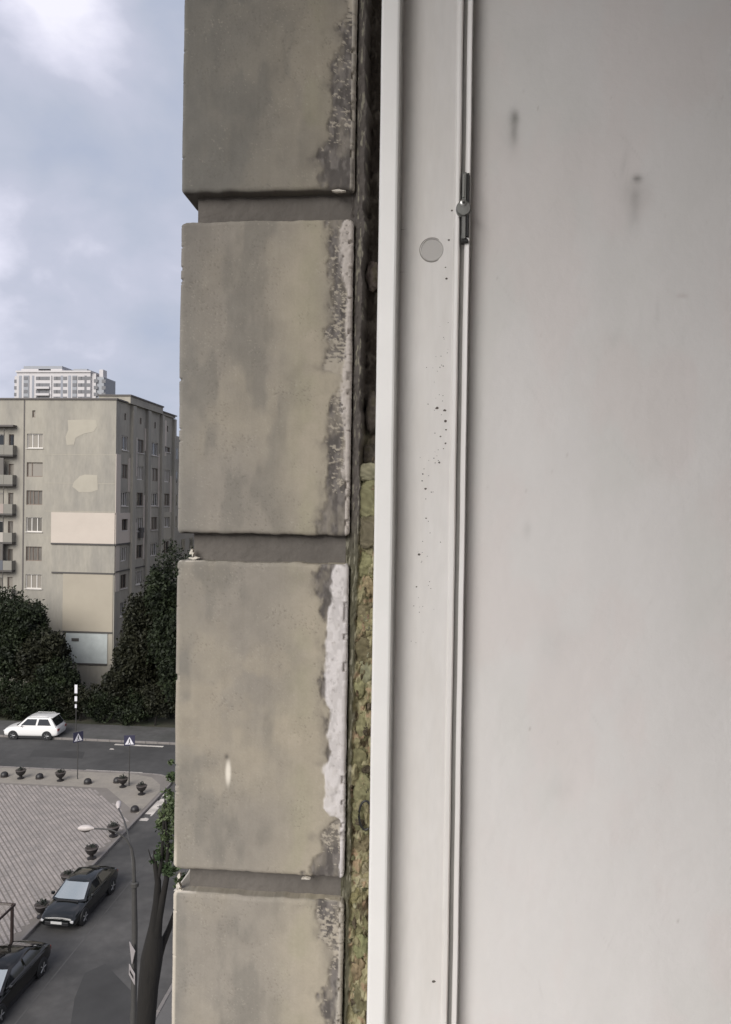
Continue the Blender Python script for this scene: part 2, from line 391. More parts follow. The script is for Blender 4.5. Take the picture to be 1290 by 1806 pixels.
    fl = fbm(D/7, V/3.5, s+4, 5, .62) + 0.16*(fbm(D/25, V/25, s+5, 3)-.5)
    paint = sst(-.035, .035, fl-(1-pl)*0.95-.06+.02)*dark
    ww = sst(-3.5, 3.0, white+(fbm(D/14, V/30, s+6, 4)-.5)*(20 if idx == 2 else 13)-D)
    hole = sst(.64, .76, fbm(D/5, V/6, s+8, 4))*(0.9 if idx == 2 else 1.0)*sst(0, 9, D+3*np.sin(V/23))
    ww = ww*(1-hole*(0.30 if idx == 2 else 0.9))*(.80+.2*sst(.4, .6, fbm(D/10, V/16, s+9, 4)))
    # ---- colours
    base = np.zeros(U.shape+(3,)); base[:] = (0.322, 0.300, 0.266)
    big = fbm(D/130, V/170, s+10, 4); mid = fbm(D/42, V/95, s+11, 4)
    base = mixc(base, (0.40, 0.365, 0.30), sst(.38, .72, big)*.65)
    base = mixc(base, (0.235, 0.225, 0.203), sst(.45, .72, mid)*.70)
    warm = np.exp(-((D-62-70*(fbm(D*0+3, V/150, s+66, 3)-.5))/58.)**2)
    base = mixc(base, (0.475, 0.430, 0.345), warm*(.75 if idx else .5))
    base = mixc(base, (0.36, 0.35, 0.25), np.exp(-((D-78)/26.)**2)*sst(.45, .7, fbm(D/60, V/80, s+12, 3))*.35)
    edge = sst(70, 10, (XR-XL)/PXL-D)
    base = mixc(base, (0.245, 0.240, 0.225), edge*(.55 if idx < 2 else .3))
    if idx == 0: base = mixc(base, (0.20, 0.20, 0.188), sst(330, 60, (XR-XL)/PXL-D+120*(fbm(D/90, V/120, 55, 3)-.5))*.6)  # overhead shade painted in: top block darker towards its outer side
    if idx == 1: base = mixc(base, (0.23, 0.215, 0.195), sst(150, 20, (XR-XL)/PXL-D)*sst(330, 0, V)*.5)
    if idx == 0: base = base*0.90  # top block dimmed as a whole, more of that painted shade
    if idx == 2: base = mixc(base, (0.44, 0.395, 0.32), sst(.4, .7, fbm(D/50, V/60, 77, 3))*sst(180, 60, np.abs(V-250))*.5)
    if idx == 3: base = base*1.05
    base = base*np.array([1.0, 0.975, 0.95])
    # dust streaks, pores
    st_ = fbm(D/5, V/150, s+13, 3); base = base*(1+(.06*(st_-.5))+.10*(fbm(D/1.7, V/1.7, s+60, 2)-.5)+.16*(fbm(D/22, V/26, s+61, 4)-.5))[..., None]
    por = sst(.74, .80, fbm(D/2.2, V/2.2, s+14, 2))*sst(.5, .62, fbm(D/40, V/50, s+15, 3)); base = mixc(base, (0.17, .155, .13), por*.4)
    sp = sst(.78, .83, fbm(D/2.4+50, V/2.4, s+16, 2))*sst(.52, .62, fbm(D/34, V/44, s+17, 3)); base = mixc(base, (0.50, .46, .38), sp*.35)
    c = mixc(base, (0.15, 0.135, 0.122), np.clip(soft, 0, 1))
    dcol = np.zeros_like(base); dcol[:] = (0.120, 0.108, 0.100); dcol = mixc(dcol, (0.215, 0.195, 0.180), sst(.4, .7, fbm(D/8, V/18, s+18, 4)))
    dark2 = dark*(.55+.45*sst(.3, .55, fbm(D/12, V/40, s+19, 4))); c = c*(1-dark2[..., None])+dcol*dark2[..., None]
    c = mixc(c, (0.48, 0.43, 0.355), paint*.92)
    c = mixc(c, (0.75, 0.71, 0.70) if idx == 2 else ((0.60, 0.545, 0.50) if idx == 1 else (0.47, 0.43, 0.37)), ww)
    if idx == 2: # tiny old nail streak
        s1 = np.exp(-(((D-209)/5.0)**2+((V-375)/22.)**2)**2); c = mixc(c, (0.86, .80, .70), s1); s0 = np.exp(-(((D-212)/4)**2+((V-347)/5)**2)); c = mixc(c, (0.1, .09, .08), s0*.8)
    # paler arris on outer corner
    oc_ = sst(4, 0, np.abs((XR-XL)/PXL-D)-1.5)
    if idx >= 2:
        amt = oc_*(0.8 if idx == 3 else sst(480, 540, V)*.8); c = mixc(c, (0.62, 0.56, 0.47), amt)
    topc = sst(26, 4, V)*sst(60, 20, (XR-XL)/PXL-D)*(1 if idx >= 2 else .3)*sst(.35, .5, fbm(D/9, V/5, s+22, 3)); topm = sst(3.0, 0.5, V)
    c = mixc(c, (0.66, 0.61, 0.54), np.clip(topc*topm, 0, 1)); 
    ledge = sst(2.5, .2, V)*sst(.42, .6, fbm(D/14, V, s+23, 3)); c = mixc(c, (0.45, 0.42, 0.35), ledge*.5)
    tl = (INS > 0.0025) & (V < H/PXL/2); c = np.where(tl[..., None], base*np.array([.95, .95, .93])*(.85+.3*fbm(D/30, V*0, s+50, 3))[..., None], c)
    und = sst(H/PXL-2.5, H/PXL, V); c = mixc(c, (0.12, 0.11, 0.10), und*.8)
    # ---- relief
    disp = 0.0009*(fbm(D/90, V/90, s+30, 3)-.5) + 0.00010*(fbm(D/4, V/4, s+31, 3)-.5)
    disp -= dark*0.0006 - paint*0.0004 - ww*0.0009; disp -= (dark*(1-ww*.8))*0.0007*fbm(D/6, V/8, s+32, 4); disp -= por*0.0003
    chip = sst(.60, .72, fbm(V/14, D*0+3, s+33, 4))*np.exp(-(np.abs(D)/5.)**2)*0.003; disp -= chip
    chipL = sst(.72, .84, fbm(V/9, D*0+5, s+34, 4))*np.exp(-(np.abs((XR-XL)/PXL-D)/4.)**2)*0.002; disp -= chipL
    disp = disp*np.where((INS > 0.004), 0.2, 1)
    Zj = Z + np.clip(1-V/14, 0, 1)*(fbm(D/22, D*0, s+40, 4)-.5)*0.0018 - np.clip(1-(H/PXL-V)/14, 0, 1)*(fbm(D/22, D*0+9, s+41, 4)-.5)*0.0016
    X = PX+NX*(disp-INS); Y = PY+NY*(disp-INS)
    P = np.stack([X, Y, Zj], -1).reshape(-1, 3)
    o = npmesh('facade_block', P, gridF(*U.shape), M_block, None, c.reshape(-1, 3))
    return under(o, house)
for i, (a, b) in enumerate(bands): block(i, a, b)
PITCHZ = (zt[0]-zt[2])/2
z = zt[0]+0.235+0.02
while z < EYE+0.80: under(MB().bbox(XL, XR, YB, 0.95, z, z+0.235, 0.003).build('facade_block', M_facade), house); z += 0.2555
z = zb[2]-0.235-0.02
while z > EYE-1.1: under(MB().bbox(XL, XR, YB, 0.95, z-0.235, z, 0.003).build('facade_block', M_facade), house); z -= 0.2555

# crumbling filler between the blocks and the window frame
FX = -0.0453
def filler():
    n, m = 80, 1150
    x = np.linspace(XR-0.003, FX+0.006, n); z = np.linspace(EYE-0.52, EYE+0.50, m)
    X, Z = np.meshgrid(x, z, indexing='ij')
    PXL = 0.000429; D = (X-XR)/PXL; V = (J(640, 0)[1]-Z)/PXL   # V = photo row
    edge = 11+np.interp(V, [0, 200, 400, 900, 1100, 1500, 1800], [6, 9, 8, 6, 1, 0, -2]) + (fbm(V/22, D*0, 901, 4)-.5)*8
    ridge = sst(4, -2, D-edge)
    low = sst(690, 1010, V+120*(fbm(V/40, D/20, 931, 3)-.5))
    depth = 0.004*(1-sst(0, 5, D)) + 0.0055 + (1-ridge)*(0.022-0.0185*low)
    lump = fbm(D/13, V/19, 903, 4); lump2 = fbm(D/5, V/7, 905, 4)
    depth += (1-ridge)*(0.5-lump)*(0.008*low+0.008) + (0.5-lump2)*0.0022
    c = np.zeros(X.shape+(3,)); c[:] = (0.060, 0.050, 0.042)
    c = mixc(c, (0.12, 0.105, 0.09), sst(.5, .75, lump)*.7)
    ol = np.zeros_like(c); ol[:] = (0.27, 0.245, 0.145); ol = mixc(ol, (0.40, 0.37, 0.235), sst(.45, .72, fbm(D/11, V/16, 911, 4)))
    ol = mixc(ol, (0.075, 0.058, 0.036), sst(.52, .72, fbm(D/9, V/22, 913, 4))); ol = mixc(ol, (0.34, 0.24, 0.16), sst(.62, .75, fbm(D/9, V/12, 915, 3))*.8)
    c = c*(1-low[..., None])+ol*low[..., None]
    rg = np.zeros_like(c); rg[:] = (0.125, 0.112, 0.103); rg = mixc(rg, (0.115, 0.11, 0.07), sst(860, 1000, V)*.8); rg = mixc(rg, (0.36, 0.34, 0.27), sst(.62, .72, fbm(D/2.5, V/16, 917, 4))*.7)
    c = c*(1-ridge[..., None])+rg*ridge[..., None]
    P = np.stack([X, YB+depth, Z], -1).reshape(-1, 3)
    o = npmesh('joint_filler', P, gridF(n, m), M_mort, None, c.reshape(-1, 3)); under(o, house)
filler()
def lump_mesh(name, cx, cz, w, h, d, col, seed, ymin=None, parent=None, boxy=0.0):
    """an irregular stone or mortar lump, sizes in metres"""
    nu, nv = 44, 30; vs = []; rt = (seed*37 % 100)/100*1.2-.6; cr_, sr_ = math.cos(rt), math.sin(rt)
    for i in range(nv+1):
        th = math.pi*i/nv
        for j in range(nu):
            ph = 2*math.pi*j/nu
            p = np.array([math.sin(th)*math.cos(ph), math.sin(th)*math.sin(ph), math.cos(th)])
            if boxy: p = np.sign(p)*np.abs(p)**(1-boxy)
            vs.append((p[0], p[1], p[2]))
    P_ = np.array(vs); nn = fbm(P_[:, 0]*1.5+P_[:, 1]*.8+seed, P_[:, 2]*1.5+P_[:, 1]*1.1, seed, 6, .6)-.5
    r = 1+(.9*(1-boxy*.75))*nn; qx, qz = P_[:, 0]*r, P_[:, 2]*r
    if not boxy: qx, qz = qx*cr_-qz*sr_, qx*sr_+qz*cr_
    vs = np.stack([cx+qx*w/2, (ymin or YB+0.012)+P_[:, 1]*r*d/2, cz+qz*h/2], 1)
    F = np.array([[i*nu+j, i*nu+(j+1) % nu, (i+1)*nu+(j+1) % nu, (i+1)*nu+j] for i in range(nv) for j in range(nu)])
    V = np.array(vs); c = np.zeros((len(V), 3)); c[:] = col
    nz = fbm(V[:, 0]*500, V[:, 2]*500, seed+3, 5, .6); c *= (0.45+1.1*nz)[:, None]; V[:, 1] -= (fbm(V[:, 0]*900, V[:, 2]*900, seed+9, 4, .6)-.5)*.003
    nz2 = fbm(V[:, 0]*260, V[:, 2]*260, seed+5, 3); c = mixc(c, (0.10, 0.09, 0.05), sst(.5, .75, nz2)*.5)
    return npmesh(name, V, F, M_mort, parent, c)
PM = 0.000429
STN = [(650, 470, 24, 46, (0.16, .13, .12), 0), (652, 720, 26, 60, (0.10, .085, .075), 0), (646, 800, 28, 36, (0.115, .10, .085), 0),
       (646, 833, 40, 26, (0.26, .25, .19), .45), (643, 880, 44, 54, (0.20, .20, .115), .45), (646, 938, 34, 50, (0.085, .07, .062), .6),
       (641, 1000, 36, 44, (0.23, .23, .12), 0), (645, 1036, 26, 34, (0.34, .26, .16), 0), (638, 1078, 32, 32, (0.17, .14, .09), 0), (640, 1105, 34, 40, (0.30, .27, .15), 0),
       (636, 1150, 40, 46, (0.10, .08, .05), 0), (642, 1188, 34, 48, (0.22, .23, .16), 0), (632, 1216, 34, 40, (0.28, .28, .15), 0), (636, 1290, 30, 44, (0.19, .185, .10), 0),
       (630, 1345, 34, 42, (0.14, .135, .07), 0), (636, 1400, 34, 60, (0.20, .20, .11), 0), (628, 1450, 30, 46, (0.17, .17, .09), 0),
       (634, 1500, 30, 36, (0.13, .10, .065), 0), (634, 1556, 34, 48, (0.42, .37, .27), 0), (620, 1590, 26, 40, (0.30, .27, .13), 0), (628, 1640, 36, 46, (0.16, .155, .08), 0),
       (632, 1682, 34, 40, (0.20, .22, .11), 0), (622, 1726, 38, 44, (0.24, .165, .11), 0), (630, 1775, 36, 60, (0.10, .095, .055), 0)]
for i, (px, py, w, h, c, bx_) in enumerate(STN):
    x, zc = J(px+2, py); c = tuple(.62*q+.38*g for q, g in zip(c, (.29, .265, .16) if py > 820 else (.10, .085, .07)))
    o = lump_mesh('mortar_lump', x, zc, w*PM*1.0, h*PM*1.15, 0.008, c, 40+i*3, ymin=YB+(0.0225 if py < 820 else 0.0112), boxy=bx_); under(o, house)
rr = random.Random(3)
for k in range(46):
    py = rr.uniform(830, 1800); px = rr.uniform(0, 1)*32+np.interp(py, [830, 1100, 1800], [638, 622, 606]); x, zc = J(px, py); g_ = rr.uniform(.5, 1.25)
    c = rr.choice([(.15, .145, .085), (.085, .07, .05), (.20, .19, .13), (.17, .12, .085), (.12, .12, .07)])
    under(lump_mesh('mortar_crumb', x, zc, rr.uniform(9, 20)*PM, rr.uniform(9, 24)*PM, .006, tuple(q*g_*1.4 for q in c), 300+k*5, ymin=YB+rr.uniform(.0088, .012)), house)
# little wire loop sticking out of the gap
x, zc = J(647, 1440)
pts = [(x+0.005*math.cos(a)-0.001, YB+0.002, zc+0.011*math.sin(a)) for a in np.linspace(0.9, 5.2, 12)]
under(MB().tube(pts, 0.0009, 6).build('wire_loop', M_black, smooth=True), house)
# thin white crusts at the joints
def flake(cx, cz, w, h, seed, col='chip paint', y=YB):
    rr = random.Random(seed); n = 14
    poly = [(cx+w/2*math.cos(2*math.pi*k/n)*rr.uniform(.45, 1.15), cz+h/2*math.sin(2*math.pi*k/n)*rr.uniform(.2, 1.2)) for k in range(n)]
    return MB().prism(poly, y-0.0012, y+0.002, 'y')
m_chip = mat('chip paint', (0.70, 0.65, 0.57), 0.8, var=0.15, scale=200)
for (px, py, w, h, s_) in [(340, 985, 24, 7, 1), (336, 975, 8, 18, 2), (304, 1566, 10, 14, 3), (314, 1574, 22, 6, 4), (313, 1550, 7, 16, 5), (597, 337, 26, 5, 6), (540, 1549, 20, 4, 7)]:
    x, zc = J(px, py); x = max(x, XL+0.004)
    under(flake(x, zc, w*PM, h*PM, s_, y=YB+(0.0 if py in (337, 1549) else 0.004)).build('paint_chip', m_chip), house)

# rest of our house: wall below, above and beyond the window (two courses drawn as real blocks)
wallm = MB()
wallm.box(XL+GD, 0.30, 0.95, 12, 0.1, 31)                 # beyond the jamb
wallm.box(XL+GD, 0.30, -7, 12, 0.1, EYE-1.15)     # below the window
wallm.box(XL+GD, 0.30, -7, 12, EYE+1.06, 31)
wallm.box(XL+GD, 0.30, -7, -1.92, EYE-1.15, EYE+1.06)
wallm.box(-0.045, 0.30, 0.62, 0.95, EYE-1.15, EYE+1.06)
under(wallm.build('wall', M_facade), house)
cl = MB(); zc = 1.0
while zc < 30.5:
    for yy in np.arange(-6.6, 12, 0.62):
        zt_ = zc+0.235
        near = (zt_ > EYE-1.15 and zc < EYE+1.06) and (yy+0.6 > -1.9 and yy < 0.97)
        if not near: cl.box(XL, XL+GD+0.004, yy, yy+0.61, zc, zt_)
    zc += 0.2555
under(cl.build('cladding', M_facade, kind='stuff'), house)
# lintel, sill of the opening
ZL = EYE+0.88; ZS = EYE-0.75
lin = MB(); lin.box(XL+0.001, 0.299, -1.92, 0.949, ZL, EYE+1.06); under(lin.build('lintel', M_facade), house)
sl = MB(); sl.box(XL+0.002, -0.05, -1.90, YB+0.008, EYE-1.149, ZS-0.03); under(sl.build('window_sill', M_facade), house)
oj = MB(); oj.box(XL+0.003, 0.298, -1.919, -1.86, EYE-1.148, EYE+1.059); under(oj.build('side_jamb', M_facade), house)

cp = MB(); cp.bbox(-0.72, XL-0.001, -2.2, 0.93, EYE+1.07, EYE+1.15, 0.01); under(cp.build('added_shade_slab', M_facade), house)  # unseen slab added overhead to shade the top of jamb and blocks

# the room behind (walls, floor, ceiling)
room = MB()
room.box(0.30, 3.8, -2.6, -2.5, EYE-1.6, EYE+1.15); room.box(3.8, 3.9, -2.6, 2.6, EYE-1.6, EYE+1.15); room.box(0.30, 3.8, 2.5, 2.6, EYE-1.6, EYE+1.15)
room.box(0.302, 0.34, 0.78, 2.5, EYE-1.6, EYE+1.15); room.box(0.302, 0.34, -2.5, -2.0, EYE-1.6, EYE+1.15)
room.box(0.302, 0.34, -2.0, 0.78, EYE-1.6, EYE-0.8); room.box(0.302, 0.34, -2.0, 0.78, EYE+0.98, EYE+1.15)
room.build('room_wall', M_room, kind='structure')
MB().box(0.30, 3.9, -2.6, 2.6, EYE+1.15, EYE+1.25).build('ceiling', M_room, kind='structure')
MB().box(0.30, 3.9, -2.6, 2.6, EYE-1.7, EYE-1.6).build('floor', M_floor, kind='structure')

# smooth painted inner reveal with its smudges
YI = 0.5815
def reveal():
    n, m = 420, 700
    x = np.linspace(0.0205, 0.36, n); z = np.linspace(EYE-0.80, EYE+0.94, m)
    X, Z = np.meshgrid(x, z, indexing='ij'); Y = YI + (X-0.0205)*0.06
    c = np.zeros(X.shape+(3,)); c[:] = (0.855, 0.83, 0.815)
    a = fbm(X*14, Z*9, 501, 4); c = mixc(c, (0.80, 0.785, 0.76), sst(.4, .65, a)*.6); b = fbm(X*22+9, Z*12, 511, 4); c = mixc(c, (0.85, 0.79, 0.77), sst(.5, .7, b)*.5)
    def sm(px, py, w, h, amt, col=(0.30, 0.29, 0.275), slant=0):
        x0, z0 = aty(px, py, YI+0.01); dx = (X-x0)/PM-slant*(Z-z0)/PM; dz = (z0-Z)/PM
        n_ = fbm(X*180, Z*120, int(px), 3)
        return mixc(c, col, amt*np.exp(-((dx/w)**2+(dz/h)**2))*(.55+.9*n_))
    c = sm(905, 218, 8, 12, .75); c = sm(905, 240, 7, 26, .5); c = sm(900, 245, 20, 40, .12)
    c = sm(1123, 318, 8, 6, .95, (0.24, .23, .22)); c = sm(1118, 345, 20, 24, .28); c = sm(1117, 380, 12, 34, .22); c = sm(1100, 290, 5, 22, .12, slant=.2)
    c = sm(1203, 521, 9, 3, .35, (0.4, .28, .26)); c = sm(928, 935, 7, 16, .13); c = sm(975, 1135, 26, 40, .10); c = sm(712, 690, 10, 10, .3)
    c = sm(1159, 545, 4, 20, .12); c = sm(985, 1385, 22, 20, .08); c = sm(1080, 600, 14, 14, .06)
    rs = random.Random(9)
    for _ in range(26):
        px, py = rs.uniform(850, 1290), rs.uniform(0, 1800); c = sm(px, py, rs.uniform(1, 2.2), rs.uniform(6, 26), rs.uniform(.06, .16), (0.45, .42, .39), slant=rs.uniform(-.9, .9))
    for _ in range(40):
        px, py = rs.uniform(850, 1290), rs.uniform(0, 1800); c = sm(px, py, rs.uniform(1, 2), rs.uniform(1, 2), rs.uniform(.15, .5), (0.4, .36, .32))
    c = c*(1+.05*(fbm(X*40, Z*900/60, 541, 4)-.5))[..., None]
    Y = Y + 0.0008*(fbm(X*10, Z*7, 531, 3)-.5) + 0.00022*(fbm(X*60, Z*60, 533, 3)-.5)
    P = np.stack([X, Y, Z], -1).reshape(-1, 3)
    o = npmesh('interior_reveal', P, gridF(n, m), M_plaster, None, c.reshape(-1, 3), kind='structure')
reveal()
MB().box(0.0205, 0.36, 0.625, 0.64, EYE-0.8, EYE+0.94).build('reveal_backing', M_room, kind='structure')
MB().box(0.023, 0.36, -1.92, 0.60, EYE-0.80, EYE-0.765).build('interior_sill', M_room, kind='structure')
MB().box(0.023, 0.36, -1.92, 0.60, EYE+0.935, EYE+0.97).build('interior_head', M_room, kind='structure')
MB().box(0.023, 0.36, -1.90, -1.862, EYE-0.80, EYE+0.94).build('interior_side', M_room, kind='structure')

# ------------------------------------------------------------------ WINDOW FRAME
wf = empty('window_frame', (FX+0.03, YB, EYE-0.75))
tag(wf, 'white plastic window frame with bright outer lip between crumbling joint and smooth inner reveal', 'window frame')
x707 = J(707, 0, 0.556)[0]; x_s0, x_s1, x_s2, x_s3 = 0.0100, 0.0140, 0.0172, 0.0213
lipx = -0.0312
prof = [(FX, 0.612), (FX, 0.5580), (FX+0.0006, 0.5566), (FX+0.0018, 0.5560), (lipx-0.0022, 0.5548), (lipx-0.0008, 0.5552), (lipx, 0.5564), (lipx+0.0003, 0.5735), (lipx+0.0012, 0.5746)]
pA = [prof[-1], (x_s0-0.0006, 0.5732)]                               # the rebate face (with the plug hole)
prof2 = [(x_s0-0.0006, 0.5732), (x_s0, 0.5722), (x_s0+0.0008, 0.5716), (x_s0+0.0030, 0.5716), (x_s1, 0.5726), (x_s1+0.0003, 0.5795), (x_s2, 0.5795),
         (x_s2+0.0002, 0.5690), (x_s2+0.0008, 0.5683), (x_s3-0.0008, 0.5680), (x_s3, 0.5690), (x_s3, 0.5915)]
ZF0, ZF1 = EYE-0.75, EYE+0.88
def strip(pf, z0, z1, n=1):
    mb = MB(); zs = np.linspace(z0, z1, n+1); vs = []; m = len(pf)
    for k, zz in enumerate(zs):
        w = 0.00008*math.sin(zz*23)+0.00006*math.sin(zz*61+1)
        vs += [(a+w, b, zz) for a, b in pf]
    mb.add(vs, [(k*m+i, k*m+i+1, (k+1)*m+i+1, (k+1)*m+i) for k in range(n) for i in range(m-1)]); return mb
def orient(o):  # faces must look at the camera side (-y)
    return o
under(strip(prof, ZF0, ZF1, 120).build('outer_lip', M_pvc_lip), wf)
under(strip(prof2, ZF0, ZF1, 120).build('inner_rib', M_pvc, smooth=True), wf)
# rebate face with a round hole for the cap
hx, hz = J(762, 441, 0.574); hr = 20*PM*1.0
mb = MB(); xa, ya = pA[0]; xb, yb = pA[1]
yat = lambda x: ya+(yb-ya)*(x-xa)/(xb-xa)
def wv(zz): return 0.0
z_lo, z_hi = hz-0.016, hz+0.016
for (z0, z1) in ((ZF0, z_lo), (z_hi, ZF1)): mb.add([(xa-.0003, ya, z0), (xb+.0003, yb, z0), (xb+.0003, yb, z1), (xa-.0003, ya, z1)], [(0,1,2,3)])
n = 48; ci = []; so = []
for k in range(n):
    a = 2*math.pi*(k+.5)/n; ca, sa = math.cos(a), math.sin(a)
    ci.append((hx+hr*ca, yat(hx+hr*ca), hz+hr*sa))
    tx = ((xb-hx) if ca > 0 else (xa-hx))/ca if abs(ca) > 1e-6 else 1e9; tz = ((z_hi-hz) if sa > 0 else (z_lo-hz))/sa if abs(sa) > 1e-6 else 1e9
    t = min(tx, tz); so.append((hx+t*ca, yat(hx+t*ca), hz+t*sa))
mb.add(ci+so, [(k, (k+1) % n, n+(k+1) % n, n+k) for k in range(n)])
for cx_, cz_ in ((xa, z_lo), (xa, z_hi), (xb, z_lo), (xb, z_hi)):   # fill the square's corners
    d = sorted(range(n), key=lambda k: (so[k][0]-cx_)**2+(so[k][2]-cz_)**2)[:2]
    mb.add([so[d[0]], so[d[1]], (cx_, yat(cx_), cz_)], [(0,1,2)])
under(mb.build('rebate_face', M_pvc), wf)
yh = yat(hx)
under(MB().lathe([(hr+0.0007, 0.0002), (hr+0.0007, -0.00015), (hr+0.0001, -0.00020), (hr+0.0001, 0.0002)], (hx, yh, hz), 48, 'y').build('cap_ring', mat('dark shade ring', (0.30, 0.28, 0.26), .7), smooth=True), wf)  # dark ring stands for the shade in the cap's rim gap
cap = MB(); cap.lathe([(hr+0.0001, 0.0), (hr-0.0001, -0.0004), (hr-0.0006, -0.0005), (hr-0.0010, 0.0006), (hr*0.80, 0.0042), (hr*0.5, 0.0060), (hr*0.2, 0.0067), (0.0002, 0.0068)], (hx, yh, hz), 48, 'y')
cap.v = [(p[0], p[1], p[2]+.62*hr*(1-min(1, math.hypot(p[0]-hx, p[2]-hz)/(hr*.86)))) for p in cap.v]
under(cap.build('screw_cap', mat('grey plastic cap', (0.56, 0.54, 0.52), 0.3), smooth=True), wf)
# keeper plate with lobe and torx screw
kx0, kz0 = J(822, 305, 0.568); kx1, kz1 = J(833, 425, 0.568)
kp = MB().bbox(0.0150, 0.0182, 0.5660, 0.5740, kz1+0.001, kz0, 0.0005)
plate = under(kp.build('keeper_plate', M_steel), wf)
lx, lz = J(816, 368, 0.566)
under(MB().lathe([(0.0052, 0.0045), (0.0055, 0.0040), (0.0055, 0.0006), (0.0048, 0.0), (0.0001, -0.0001)], (lx+0.0008, 0.5648, lz), 32, 'y').build('keeper_lobe', M_steel), wf)
sx, sz = J(816, 357, 0.564)
under(MB().lathe([(0.0026, 0.001), (0.0026, -0.0002), (0.0020, -0.0006), (0.0001, -0.0006)], (sx+0.0008, 0.5648, sz), 24, 'y').build('screw', mat('bright screw', (0.45, .45, .43), .35, metal=.7), smooth=True), wf)
star = [(sx+0.0008+(0.0014 if k % 2 == 0 else 0.0008)*math.cos(math.pi*k/6), sz+(0.0014 if k % 2 == 0 else 0.0008)*math.sin(math.pi*k/6)) for k in range(12)]
under(MB().prism(star, 0.56410, 0.56435, 'y').build('screw_socket', M_black), wf)
under(MB().bbox(0.0184, 0.0201, 0.5655, 0.5685, kz1+0.003, kz0-0.001, 0.0002).build('keeper_shadow', M_black), wf)  # black strip in place of the shadow along the plate's edge
under(MB().bbox(0.0150, 0.0200, 0.5655, 0.5720, kz1-0.0015, kz1+0.0008, 0.0003).build('keeper_end', M_black), wf)
under(MB().bbox(0.0152, 0.0168, 0.5653, 0.5662, lz+0.008, kz0-0.002, 0.0002).build('keeper_rib', mat('worn metal', (0.3, .3, .28), .4, metal=.5)), wf)
under(MB().box(x_s1+0.0006, x_s2, 0.5772, 0.5798, ZF0, ZF1).build('seal', M_seal), wf)
# splashes of grime on the rebate
gr = MB(); rr = random.Random(5)
def speck(px, py, r):
    x, z_ = J(px, py, 0.574); y = yat(x)-0.00002; n = 7
    poly = [(x+r*PM*math.cos(2*math.pi*k/n)*rr.uniform(.7, 1.2), z_+r*PM*.8*math.sin(2*math.pi*k/n)*rr.uniform(.6, 1.1)) for k in range(n)]
    gr.prism(poly, y-0.00018, y+0.0001, 'y')
for px, py, r in [(771, 720, 3.0), (785, 724, 2.8), (786, 743, 2.8), (787, 758, 2.0), (777, 770, 1.8), (786, 782, 2.0), (775, 816, 2.2), (751, 862, 2.5), (739, 978, 2.6), (765, 1730, 3.4), (792, 424, 2.0), (797, 372, 2.0), (788, 492, 2.2), (786, 472, 1.4), (735, 1035, 1.8), (746, 836, 1.8), (745, 848, 1.5), (761, 868, 1.2), (752, 914, 1.6)]: speck(px, py, r)
for _ in range(60):
    t = rr.random(); py = 560+t*580; px = 793-60*t**0.8+rr.gauss(0, 10)
    if px > 712 and px < 806: speck(px, py, rr.uniform(.5, 1.2))
under(gr.build('grime_speck', M_grime, kind='stuff'), wf)
# sill, head and far jamb of the same frame
other = MB(); other.bbox(FX, x_s3-0.0003, -1.86, 0.556, ZF0-0.03, ZF0+0.03, 0.003); other.bbox(FX, x_s3-0.0003, -1.86, 0.556, ZF1-0.0, ZF1+0.06, 0.003)
other.bbox(FX, x_s3-0.0003, -1.862, -1.80, ZF0+0.031, ZF1-0.001, 0.003)
under(other.build('frame_rail', M_pvc), wf)

